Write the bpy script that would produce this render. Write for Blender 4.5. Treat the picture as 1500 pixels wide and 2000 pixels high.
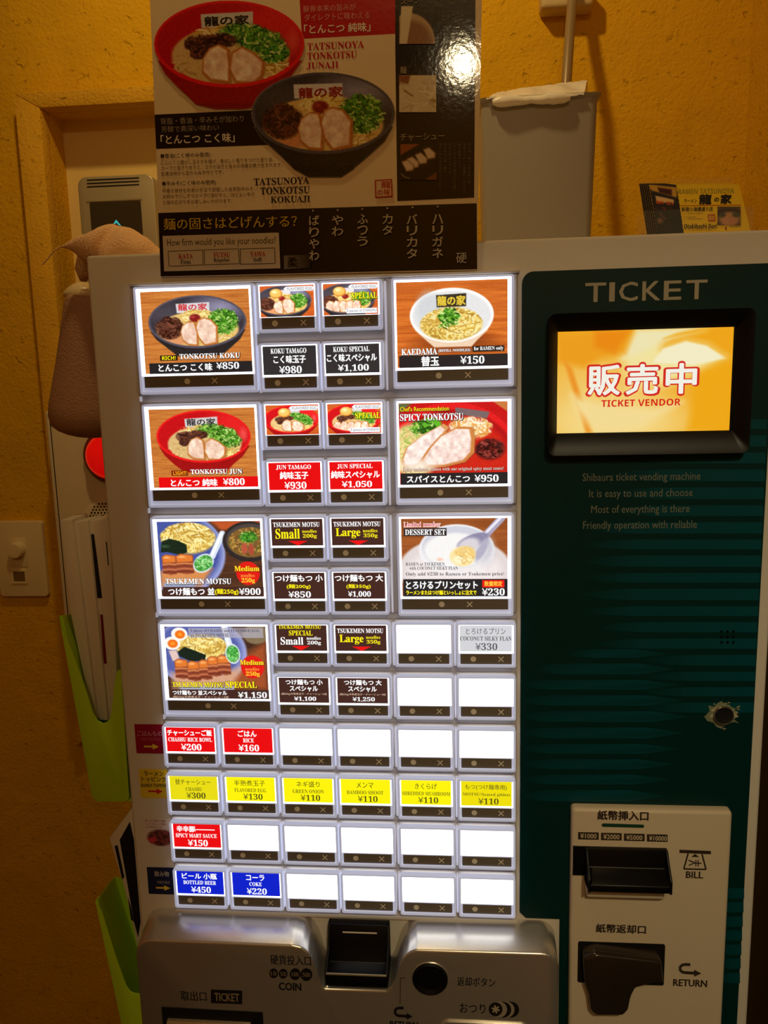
import bpy, bmesh, math, random
import numpy as np
from mathutils import Vector, Matrix

for _o in list(bpy.data.objects):
    bpy.data.objects.remove(_o)
S = bpy.context.scene
COL = S.collection

# ------------------------------------------------------------------ camera, light, exposure
CAM_LOC = np.array([0.322, -0.726, 1.492])
YAW, PITCH, ROLL = [math.radians(a) for a in (-4.99, -9.67, -1.43)]
FPX = 1600.0
_f = np.array([math.sin(YAW)*math.cos(PITCH), math.cos(YAW)*math.cos(PITCH), math.sin(PITCH)])
_r = np.array([math.cos(YAW), -math.sin(YAW), 0.0])
_u = np.cross(_r, _f)
CR = _r*math.cos(ROLL) + _u*math.sin(ROLL)
CU = -_r*math.sin(ROLL) + _u*math.cos(ROLL)
CF = _f
cam_data = bpy.data.cameras.new('camera')
cam_data.sensor_fit = 'HORIZONTAL'
cam_data.sensor_width = 36.0
cam_data.lens = 36.0*FPX/1500.0
cam_data.clip_start = 0.02
cam = bpy.data.objects.new('camera', cam_data)
COL.objects.link(cam)
M3 = Matrix((tuple(CR), tuple(CU), tuple(-CF))).transposed()
cam.matrix_world = Matrix.Translation(Vector(CAM_LOC)) @ M3.to_4x4()
S.camera = cam

S.view_settings.view_transform = 'Standard'
S.view_settings.look = 'None'
S.view_settings.gamma = 1.0
S.view_settings.use_curve_mapping = False
S.view_settings.exposure = 0.0

world = bpy.data.worlds.new('room_dark')
S.world = world
world.use_nodes = True
world.node_tree.nodes['Background'].inputs[0].default_value = (1.0, 0.6, 0.3, 1)
world.node_tree.nodes['Background'].inputs[1].default_value = 0.01


def lamp(name, kind, loc, power, color, size, target=None, angle=None, blend=0.5):
    d = bpy.data.lights.new(name, kind)
    d.energy = power
    d.color = color
    d.shadow_soft_size = size
    if kind == 'SPOT':
        d.spot_size = math.radians(angle)
        d.spot_blend = blend
    o = bpy.data.objects.new(name, d)
    COL.objects.link(o)
    o.location = loc
    if target is not None:
        o.rotation_euler = (Vector(target)-Vector(loc)).to_track_quat('-Z', 'Y').to_euler()
    return o


# warm ceiling lamps of the shop: one just above the machine and a pendant behind the photographer,
# plus an unseen fill spot, added to brighten the lower right of the machine
lamp('ceiling_spot_lamp', 'SPOT', (0.10, -0.12, 2.40), 13.5, (1.0, 0.71, 0.30), 0.028, target=(0.20, 0.45, 1.88), angle=112, blend=1.0)
lamp('pendant_lamp', 'POINT', (0.361, -1.90, 2.386), 8.5, (1.0, 0.78, 0.43), 0.038)
lamp('lower_right_fill_spot', 'SPOT', (0.62, -1.60, 2.45), 42.0, (1.0, 0.84, 0.50), 0.04, target=(0.66, 0.0, 0.95), angle=40, blend=1.0)


def unproject(px, py, y):
    px = np.asarray(px, float)
    py = np.asarray(py, float)
    d = CF + ((px-750.0)/FPX)[..., None]*CR - ((py-1000.0)/FPX)[..., None]*CU
    t = (y-CAM_LOC[1])/d[..., 1]
    p = CAM_LOC + t[..., None]*d
    return p[..., 0], p[..., 2]


def U(px, py, y=0.0):
    x, z = unproject(np.array([px]), np.array([py]), y)
    return float(x[0]), float(z[0])


# ------------------------------------------------------------------ materials
def lin(c):
    c = np.asarray(c, float)/255.0
    return np.where(c <= 0.04045, c/12.92, ((c+0.055)/1.055)**2.4)


def L4(c):
    return tuple(lin(c)) + (1.0,)


def pmat(name, color, rough=0.5, metal=0.0, emit=None, estr=0.0, spec=0.5, trans=0.0, coat=0.0, bump=None, vary=None, ior=1.45, alpha=None):
    """color in sRGB 0-255; bump=(scale,strength,distance); vary=(scale,amount)"""
    m = bpy.data.materials.new(name)
    m.use_nodes = True
    nt = m.node_tree
    b = nt.nodes['Principled BSDF']
    b.inputs['Base Color'].default_value = L4(color)
    b.inputs['Roughness'].default_value = rough
    b.inputs['Metallic'].default_value = metal
    b.inputs['Specular IOR Level'].default_value = spec
    b.inputs['Transmission Weight'].default_value = trans
    b.inputs['Coat Weight'].default_value = coat
    b.inputs['IOR'].default_value = ior
    if alpha is not None:
        b.inputs['Alpha'].default_value = alpha
    if emit is not None:
        b.inputs['Emission Color'].default_value = L4(emit)
        b.inputs['Emission Strength'].default_value = estr
    if bump or vary:
        tc = nt.nodes.new('ShaderNodeTexCoord')
    if bump:
        n = nt.nodes.new('ShaderNodeTexNoise')
        n.inputs['Scale'].default_value = bump[0]
        n.inputs['Detail'].default_value = 6.0
        nt.links.new(tc.outputs['Object'], n.inputs['Vector'])
        bp = nt.nodes.new('ShaderNodeBump')
        bp.inputs['Strength'].default_value = bump[1]
        bp.inputs['Distance'].default_value = bump[2]
        nt.links.new(n.outputs['Fac'], bp.inputs['Height'])
        nt.links.new(bp.outputs['Normal'], b.inputs['Normal'])
    if vary:
        n2 = nt.nodes.new('ShaderNodeTexNoise')
        n2.inputs['Scale'].default_value = vary[0]
        n2.inputs['Detail'].default_value = 5.0
        nt.links.new(tc.outputs['Object'], n2.inputs['Vector'])
        mx = nt.nodes.new('ShaderNodeMix')
        mx.data_type = 'RGBA'
        mx.inputs['A'].default_value = tuple(lin(color)*(1-vary[1]))+(1,)
        mx.inputs['B'].default_value = tuple(np.minimum(lin(color)*(1+vary[1]), 1))+(1,)
        nt.links.new(n2.outputs['Fac'], mx.inputs['Factor'])
        nt.links.new(mx.outputs['Result'], b.inputs['Base Color'])
    return m


def print_mat(name, lit=0.0, rough=0.45, bump=None, spec=0.4):
    """print whose ink colour comes from the mesh's own colour layer"""
    m = bpy.data.materials.new(name)
    m.use_nodes = True
    nt = m.node_tree
    b = nt.nodes['Principled BSDF']
    a = nt.nodes.new('ShaderNodeAttribute')
    a.attribute_name = 'Col'
    b.inputs['Roughness'].default_value = rough
    b.inputs['Specular IOR Level'].default_value = spec
    if lit > 0:
        b.inputs['Base Color'].default_value = (0.02, 0.02, 0.02, 1)
        nt.links.new(a.outputs['Color'], b.inputs['Emission Color'])
        b.inputs['Emission Strength'].default_value = lit
    else:
        nt.links.new(a.outputs['Color'], b.inputs['Base Color'])
    if bump:
        tc = nt.nodes.new('ShaderNodeTexCoord')
        n = nt.nodes.new('ShaderNodeTexNoise')
        n.inputs['Scale'].default_value = bump[0]
        n.inputs['Detail'].default_value = 3.0
        nt.links.new(tc.outputs['Object'], n.inputs['Vector'])
        bp = nt.nodes.new('ShaderNodeBump')
        bp.inputs['Strength'].default_value = bump[1]
        bp.inputs['Distance'].default_value = bump[2]
        nt.links.new(n.outputs['Fac'], bp.inputs['Height'])
        nt.links.new(bp.outputs['Normal'], b.inputs['Normal'])
    return m


def plaster_mat(name, color):
    m = bpy.data.materials.new(name)
    m.use_nodes = True
    nt = m.node_tree
    b = nt.nodes['Principled BSDF']
    b.inputs['Roughness'].default_value = 0.85
    b.inputs['Specular IOR Level'].default_value = 0.15
    tc = nt.nodes.new('ShaderNodeTexCoord')
    h = []
    for sc, det, dist in ((14.0, 4.0, 0.6), (95.0, 8.0, 0.3), (240.0, 3.0, 0.0)):
        n = nt.nodes.new('ShaderNodeTexNoise')
        n.inputs['Scale'].default_value = sc
        n.inputs['Detail'].default_value = det
        n.inputs['Distortion'].default_value = dist
        nt.links.new(tc.outputs['Object'], n.inputs['Vector'])
        h.append(n)
    mus = nt.nodes.new('ShaderNodeMapRange')   # trowel pits
    mus.inputs['From Min'].default_value = 0.25
    mus.inputs['From Max'].default_value = 0.36
    nt.links.new(h[1].outputs['Fac'], mus.inputs['Value'])
    add = nt.nodes.new('ShaderNodeMath')
    add.operation = 'MULTIPLY_ADD'
    add.inputs[1].default_value = 0.7
    nt.links.new(h[2].outputs['Fac'], add.inputs[0])
    nt.links.new(mus.outputs['Result'], add.inputs[2])
    add2 = nt.nodes.new('ShaderNodeMath')
    add2.operation = 'MULTIPLY_ADD'
    add2.inputs[1].default_value = 1.5
    nt.links.new(h[0].outputs['Fac'], add2.inputs[0])
    nt.links.new(add.outputs[0], add2.inputs[2])
    bp = nt.nodes.new('ShaderNodeBump')
    bp.inputs['Strength'].default_value = 0.7
    bp.inputs['Distance'].default_value = 0.0032
    nt.links.new(add2.outputs[0], bp.inputs['Height'])
    nt.links.new(bp.outputs['Normal'], b.inputs['Normal'])
    mx = nt.nodes.new('ShaderNodeMix')
    mx.data_type = 'RGBA'
    mx.inputs['A'].default_value = tuple(lin(color)*0.86)+(1,)
    mx.inputs['B'].default_value = tuple(np.minimum(lin(color)*1.12, 1))+(1,)
    nt.links.new(h[0].outputs['Fac'], mx.inputs['Factor'])
    nt.links.new(mx.outputs['Result'], b.inputs['Base Color'])
    return m


M = {
    'plaster': plaster_mat('ochre_plaster', (222, 170, 26)),
    'frame_plaster': plaster_mat('frame_plaster', (222, 170, 46)),
    'ceiling': pmat('ceiling_paint', (190, 170, 140), 0.9),
    'floor': pmat('floor_tile', (70, 52, 38), 0.5, vary=(6, 0.25)),
    'niche': pmat('niche_board', (226, 196, 120), 0.6, bump=(40, 0.05, 0.001)),
    'cabinet': pmat('cabinet_paint', (212, 205, 192), 0.42, bump=(900, 0.05, 0.0004)),
    'panel': pmat('panel_plastic', (176, 170, 164), 0.35, bump=(700, 0.04, 0.0004)),
    'rib': pmat('lit_divider', (225, 225, 232), 0.3, emit=(225, 228, 245), estr=0.25),
    'cover': pmat('clear_button_cover', (200, 205, 220), 0.18, emit=(192, 198, 226), estr=0.46),
    'backlight': pmat('backlight', (240, 240, 240), 0.5, emit=(246, 249, 255), estr=2.3),
    'print_lit': print_mat('backlit_print', lit=1.08, rough=0.3),
    'print_screen': print_mat('screen_image', lit=0.95, rough=0.12),
    'print': print_mat('printed_ink', 0, 0.5),
    'print_gloss': print_mat('laminated_print', 0, 0.06, bump=(220, 0.085, 0.0006), spec=0.42),
    'teal_print': print_mat('printed_teal_panel', 0, 0.4, spec=0.22),
    'black': pmat('black_plastic', (11, 10, 10), 0.4, spec=0.3),
    'black_dull': pmat('black_recess', (9, 8, 8), 0.6),
    'coin': pmat('coin_unit_silver', (212, 208, 200), 0.27, metal=0.78, bump=(1200, 0.04, 0.0003)),
    'bill': pmat('bill_unit_beige', (205, 190, 165), 0.45, bump=(900, 0.04, 0.0003)),
    'smoke': pmat('smoked_plastic', (52, 42, 32), 0.15, trans=0.2),
    'chrome': pmat('worn_metal', (190, 180, 160), 0.3, metal=0.9),
    'green': pmat('lime_plastic', (186, 228, 34), 0.38),
    'paper': pmat('paper_white', (226, 216, 200), 0.6),
    'white_pl': pmat('white_plastic', (160, 154, 144), 0.4),
    'bag': pmat('plastic_bag', (246, 240, 226), 0.3, bump=(60, 0.4, 0.003)),
    'alarm': pmat('alarm_box_paint', (222, 205, 168), 0.5),
    'red': pmat('red_lamp_dome', (210, 18, 12), 0.18, emit=(230, 12, 8), estr=0.55, coat=0.5),
    'redrim': pmat('red_lamp_rim', (120, 14, 10), 0.35),
    'silver': pmat('silver_housing', (178, 164, 130), 0.35, metal=0.3),
    'dark_win': pmat('dark_window', (66, 57, 42), 0.15),
    'rocker': pmat('rocker_brown', (120, 96, 56), 0.4),
    'cyan': pmat('cyan_indicator', (60, 200, 215), 0.4, emit=(60, 200, 215), estr=0.5),
    'fleece': pmat('peach_fleece', (246, 202, 152), 0.95, bump=(500, 0.6, 0.003), spec=0.1),
    'brown_fleece': pmat('brown_fleece', (186, 144, 116), 0.95, bump=(500, 0.6, 0.003), spec=0.1),
    'cream': pmat('cream_plastic', (228, 208, 160), 0.25),
    'acrylic': pmat('clear_acrylic', (225, 222, 210), 0.06, alpha=0.03),
    'pipe': pmat('grey_pipe', (150, 128, 92), 0.4, metal=0.2),
    'bracket': pmat('bracket_cream', (205, 180, 130), 0.5),
    'gap_shade': pmat('gap_shade_brown', (44, 26, 16), 0.5),  # dark brown standing in for shade on the lower right wall
}


# ------------------------------------------------------------------ object helpers
def tag(o, label=None, cat=None, group=None, kind=None):
    if label: o['label'] = label
    if cat: o['category'] = cat
    if group: o['group'] = group
    if kind: o['kind'] = kind
    return o


def wloc(o):
    v = Vector((0, 0, 0))
    while o is not None:
        v += o.location
        o = o.parent
    return v


def link(name, me, parent=None, loc=(0, 0, 0)):
    """loc is in world space; every parent here is only translated"""
    o = bpy.data.objects.new(name, me)
    COL.objects.link(o)
    if parent is not None:
        o.parent = parent
        o.location = Vector(loc) - wloc(parent)
    else:
        o.location = loc
    return o


def empty(name, loc, label=None, cat=None, group=None):
    o = link(name, None, None, loc)
    o.empty_display_size = 0.03
    return tag(o, label, cat, group)


class MB:
    def __init__(s):
        s.bm = bmesh.new()

    def _merge(s, bm, m):
        for f in bm.faces:
            f.material_index = m
        me = bpy.data.meshes.new('t')
        bm.to_mesh(me)
        bm.free()
        s.bm.from_mesh(me)
        bpy.data.meshes.remove(me)

    def box(s, x0, x1, y0, y1, z0, z1, bev=0.0, seg=2, m=0):
        bm = bmesh.new()
        bmesh.ops.create_cube(bm, size=1.0)
        for v in bm.verts:
            v.co = Vector((x0+(v.co.x+.5)*(x1-x0), y0+(v.co.y+.5)*(y1-y0), z0+(v.co.z+.5)*(z1-z0)))
        if bev > 0:
            bmesh.ops.bevel(bm, geom=bm.edges[:], offset=bev, segments=seg, profile=0.5, affect='EDGES')
        s._merge(bm, m)
        return s

    def prism(s, pts, a0, a1, axis='y', bev=0.0, seg=2, m=0, pts2=None):
        """pts: (x,z) for axis y, (y,z) for axis x, (x,y) for axis z; pts2 = outline at a1"""
        bm = bmesh.new()

        def co(p, a):
            return {'y': (p[0], a, p[1]), 'x': (a, p[0], p[1]), 'z': (p[0], p[1], a)}[axis]
        A = [bm.verts.new(co(p, a0)) for p in pts]
        B = [bm.verts.new(co(p, a1)) for p in (pts2 or pts)]
        n = len(pts)
        bm.faces.new(A)
        bm.faces.new(B[::-1])
        for i in range(n):
            bm.faces.new((A[i], B[i], B[(i+1) % n], A[(i+1) % n]))
        bmesh.ops.recalc_face_normals(bm, faces=bm.faces[:])
        if bev > 0:
            bmesh.ops.bevel(bm, geom=bm.edges[:], offset=bev, segments=seg, profile=0.5, affect='EDGES', clamp_overlap=True)
        s._merge(bm, m)
        return s

    def frame(s, outer, inner, y0, y1, yi0=None, m=0, bev=0.0):
        """ring between two equal-length (x,z) outlines; front at y0 (inner rim at yi0), back at y1"""
        bm = bmesh.new()
        yi = y0 if yi0 is None else yi0
        O0 = [bm.verts.new((p[0], y0, p[1])) for p in outer]
        I0 = [bm.verts.new((p[0], yi, p[1])) for p in inner]
        O1 = [bm.verts.new((p[0], y1, p[1])) for p in outer]
        I1 = [bm.verts.new((p[0], y1, p[1])) for p in inner]
        n = len(outer)
        for i in range(n):
            j = (i+1) % n
            bm.faces.new((O0[i], O0[j], I0[j], I0[i]))
            bm.faces.new((O1[i], I1[i], I1[j], O1[j]))
            bm.faces.new((O0[i], O1[i], O1[j], O0[j]))
            bm.faces.new((I0[i], I0[j], I1[j], I1[i]))
        bmesh.ops.recalc_face_normals(bm, faces=bm.faces[:])
        if bev > 0:
            fe = [e for e in bm.edges if all(v in set(O0+I0) for v in e.verts)]
            bmesh.ops.bevel(bm, geom=fe, offset=bev, segments=2, profile=0.5, affect='EDGES', clamp_overlap=True)
        s._merge(bm, m)
        return s

    def lathe(s, prof, origin, axis=(0, -1, 0), seg=40, m=0):
        """prof: (radius, height along axis)"""
        bm = bmesh.new()
        q = Vector((0, 0, 1)).rotation_difference(Vector(axis)).to_matrix()
        rings = []
        for r, h in prof:
            ring = []
            for k in range(seg):
                a = 2*math.pi*k/seg
                ring.append(bm.verts.new(Vector(origin)+q @ Vector((max(r, 1e-5)*math.cos(a), max(r, 1e-5)*math.sin(a), h))))
            rings.append(ring)
        for a, b in zip(rings, rings[1:]):
            for k in range(seg):
                bm.faces.new((a[k], a[(k+1) % seg], b[(k+1) % seg], b[k]))
        bm.faces.new(rings[0])
        bm.faces.new(rings[-1])
        bmesh.ops.recalc_face_normals(bm, faces=bm.faces[:])
        s._merge(bm, m)
        return s

    def tube(s, pts, r, seg=10, m=0):
        bm = bmesh.new()
        pts = [Vector(p) for p in pts]
        rings = []
        rr = r if isinstance(r, (list, tuple)) else [r]*len(pts)
        for i, p in enumerate(pts):
            t = (pts[min(i+1, len(pts)-1)]-pts[max(i-1, 0)]).normalized()
            up = Vector((0, 1, 0)) if abs(t.y) < 0.9 else Vector((1, 0, 0))
            a = t.cross(up).normalized()
            b = t.cross(a)
            rings.append([bm.verts.new(p+rr[i]*(math.cos(2*math.pi*k/seg)*a+math.sin(2*math.pi*k/seg)*b)) for k in range(seg)])
        for A, B in zip(rings, rings[1:]):
            for k in range(seg):
                bm.faces.new((A[k], A[(k+1) % seg], B[(k+1) % seg], B[k]))
        bm.faces.new(rings[0])
        bm.faces.new(rings[-1])
        bmesh.ops.recalc_face_normals(bm, faces=bm.faces[:])
        s._merge(bm, m)
        return s

    def blob(s, c, r, fn=None, m=0, u=40, v=24):
        bm = bmesh.new()
        bmesh.ops.create_uvsphere(bm, u_segments=u, v_segments=v, radius=1.0)
        for w in bm.verts:
            p = w.co.copy()
            if fn: p = fn(p)
            w.co = Vector((c[0]+p.x*r[0], c[1]+p.y*r[1], c[2]+p.z*r[2]))
        s._merge(bm, m)
        return s

    def mesh(s, mats, smooth=35):
        me = bpy.data.meshes.new('mesh')
        s.bm.to_mesh(me)
        s.bm.free()
        for mm in (mats if isinstance(mats, (list, tuple)) else [mats]):
            me.materials.append(mm)
        if smooth:
            me.shade_smooth()
            me.set_sharp_from_angle(angle=math.radians(smooth))
        return me

    def build(s, name, mats, parent=None, smooth=35):
        me = s.mesh(mats, smooth)
        if parent is None:                         # origin at the base of the shape
            xs = [v.co for v in me.vertices]
            c = Vector(((min(p.x for p in xs)+max(p.x for p in xs))/2, (min(p.y for p in xs)+max(p.y for p in xs))/2, min(p.z for p in xs)))
            me.transform(Matrix.Translation(-c))
            return link(name, me, None, c)
        w = wloc(parent)
        me.transform(Matrix.Translation(-w))
        return link(name, me, parent, w)


def rrect(x0, x1, z0, z1, r, n=5):
    """rounded rectangle outline, counter-clockwise seen from the front"""
    out = []
    for cx, cz, a0 in ((x1-r, z0+r, -90), (x1-r, z1-r, 0), (x0+r, z1-r, 90), (x0+r, z0+r, 180)):
        for k in range(n+1):
            a = math.radians(a0+90*k/n)
            out.append((cx+r*math.cos(a), cz+r*math.sin(a)))
    return out


# ------------------------------------------------------------------ lettering
def serif(t):
    """bold serif letterforms for Latin letters and digits"""
    out = ''
    for ch in t:
        if 'A' <= ch <= 'Z': out += chr(0x1D400+ord(ch)-65)
        elif 'a' <= ch <= 'z': out += chr(0x1D41A+ord(ch)-97)
        elif '0' <= ch <= '9': out += chr(0x1D7CE+ord(ch)-48)
        else: out += ch
    return out


def sansb(t):
    out = ''
    for ch in t:
        if 'A' <= ch <= 'Z': out += chr(0x1D5D4+ord(ch)-65)
        elif 'a' <= ch <= 'z': out += chr(0x1D5EE+ord(ch)-97)
        elif '0' <= ch <= '9': out += chr(0x1D7EC+ord(ch)-48)
        else: out += ch
    return out


_tc = {}


def glyphs(text, bold):
    k = (text, bold)
    if k in _tc: return _tc[k]
    c = bpy.data.curves.new('lettering', 'FONT')
    c.body = text
    c.size = 1.0
    c.resolution_u = 2
    c.offset = bold
    o = bpy.data.objects.new('lettering', c)
    COL.objects.link(o)
    dg = bpy.context.evaluated_depsgraph_get()
    dg.update()
    me = bpy.data.meshes.new_from_object(o.evaluated_get(dg))
    v = np.empty(len(me.vertices)*3)
    me.vertices.foreach_get('co', v)
    v = v.reshape(-1, 3)[:, :2]
    faces = [tuple(p.vertices) for p in me.polygons]
    bpy.data.objects.remove(o)
    bpy.data.curves.remove(c)
    bpy.data.meshes.remove(me)
    lo, hi = v.min(0), v.max(0)
    v = (v-lo)/np.maximum(hi-lo, 1e-6)
    _tc[k] = (v, faces)
    return _tc[k]


class Flat:
    """a flat print: polygons, lettering and pictures on one plane (x,z) at depth y, ink colour per face corner"""

    def __init__(s, mapper, y, eps=0.00012, rot=0.0):
        s.m, s.y, s.eps, s.rot = mapper, y, eps, rot
        s.V, s.F, s.C, s.k = [], [], [], 0
        s.n = 0

    def _add(s, x, z, faces, cols, lift=True):
        if lift: s.k += 1
        y = s.y - s.k*s.eps
        s.V.append(np.stack([x, np.full_like(x, y), z], 1))
        s.F += [tuple(i+s.n for i in f) for f in faces]
        s.C += cols
        s.n += len(x)

    def poly(s, pts, col, lift=True):
        p = np.array(pts, float)
        x, z = s.m(p[:, 0], p[:, 1])
        c = np.asarray(col, float)
        if c.ndim == 1:
            cols = [np.tile(lin(c), (len(pts), 1))]
        else:
            cols = [lin(c)]
        area = np.sum(x*np.roll(z, -1)-np.roll(x, -1)*z)
        idx = list(range(len(pts)))
        if area < 0:                      # keep the normal towards -y
            idx = idx[::-1]
            cols = [cols[0][::-1]]
        s._add(x, z, [tuple(idx)], cols, lift)

    def rect(s, x0, y0, x1, y1, col, slope=0.0):
        d = slope*(x1-x0)
        s.poly([(x0, y0), (x1, y0+d), (x1, y1+d), (x0, y1)], col)

    def disc(s, cx, cy, rx, ry, col, n=28, rot=0.0):
        ca, sa = math.cos(rot), math.sin(rot)
        s.poly([(cx+rx*math.cos(a)*ca-ry*math.sin(a)*sa, cy+rx*math.cos(a)*sa+ry*math.sin(a)*ca) for a in [2*math.pi*k/n for k in range(n)]], col)

    def line(s, pts, w, col):
        for (x0, y0), (x1, y1) in zip(pts, pts[1:]):
            d = max(math.hypot(x1-x0, y1-y0), 1e-6)
            nx, ny = -(y1-y0)/d*w/2, (x1-x0)/d*w/2
            s.poly([(x0+nx, y0+ny), (x1+nx, y1+ny), (x1-nx, y1-ny), (x0-nx, y0-ny)], col)

    def text(s, t, x0, y0, x1, y1, col, bold=0.0, shadow=None, outline=None, vertical=False):
        if outline:
            s.text(t, x0-outline[1], y0-outline[1], x1+outline[1], y1+outline[1], outline[0], bold+outline[2])
        if shadow:
            d = shadow[1]
            s.text(t, x0-d*.4, y0-d*.2, x1+d, y1+d, shadow[0], bold+0.03)
        v, faces = glyphs(t, 0.0)
        xc, yc = (x0+x1)/2, (y0+y1)/2
        ax, az = s.m(np.array([x0, x1, xc, xc, xc]), np.array([yc, yc, y0, y1, yc]))
        w = ax[1]-ax[0]
        h = az[2]-az[3]
        lx = (v[:, 0]-.5)*w
        lz = (v[:, 1]-.5)*h
        ca, sa = math.cos(s.rot), math.sin(s.rot)
        d = abs(bold)*h/.9/(t.count('\n')+1)
        n = 1 if bold <= 0 else 3 if bold < .015 else 9
        offs = [(0, 0)] if n == 1 else [(0, 0), (-d, 0), (d, 0)] if n == 3 else [(0, 0)]+[(d*math.cos(q), d*.8*math.sin(q)) for q in [2*math.pi*i/8 for i in range(8)]]
        cols = [np.tile(lin(col), (len(f), 1)) for f in faces]
        s.k += 1
        for i, (dx, dz) in enumerate(offs):
            s.k += .04 if i else 0
            s._add(ax[4]+(lx+dx)*ca-(lz+dz)*sa, az[4]+(lx+dx)*sa+(lz+dz)*ca, faces, list(cols), False)

    def picture(s, pic):
        x, z = s.m(pic.X.ravel(), pic.Y.ravel())
        ny, nx = pic.X.shape
        i = np.arange((ny-1)*(nx-1))
        r, c = i//(nx-1), i % (nx-1)
        a = r*nx+c
        F = np.stack([a, a+nx, a+nx+1, a+1], 1)
        col = lin(np.clip(pic.A, 0, 255)).reshape(-1, 3)
        s._add(x, z, map(tuple, F.tolist()), list(col[F]))

    def build(s, name, mat, parent=None, back=None, extra=None):
        me = bpy.data.meshes.new(name)
        V = np.concatenate(s.V)
        base = wloc(parent) if parent is not None else Vector((V[:, 0].mean(), s.y, V[:, 2].min()))
        V = V-np.array(base)
        F, C = s.F, s.C
        if back is not None:              # the sheet itself: outline (plane coords), thickness
            pts, th = back
            P = np.array([(p[0], s.y, p[1]) for p in pts]+[(p[0], s.y+th, p[1]) for p in pts])-np.array(base)
            n, k = len(pts), len(V)
            V = np.concatenate([V, P])
            F = F+[tuple(range(k, k+n)), tuple(range(k+2*n-1, k+n-1, -1))]+[(k+i, k+n+i, k+n+(i+1) % n, k+(i+1) % n) for i in range(n)]
            C = C+[np.tile(lin(extra if extra is not None else (235, 232, 225)), (len(f), 1)) for f in F[-(n+2):]]
        me.from_pydata(V.tolist(), [], F)
        at = me.color_attributes.new('Col', 'FLOAT_COLOR', 'CORNER')
        cc = np.concatenate(C)
        at.data.foreach_set('color', np.concatenate([cc, np.ones((len(cc), 1))], 1).ravel())
        me.materials.append(mat)
        me.validate()
        return link(name, me, parent, base)


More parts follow.
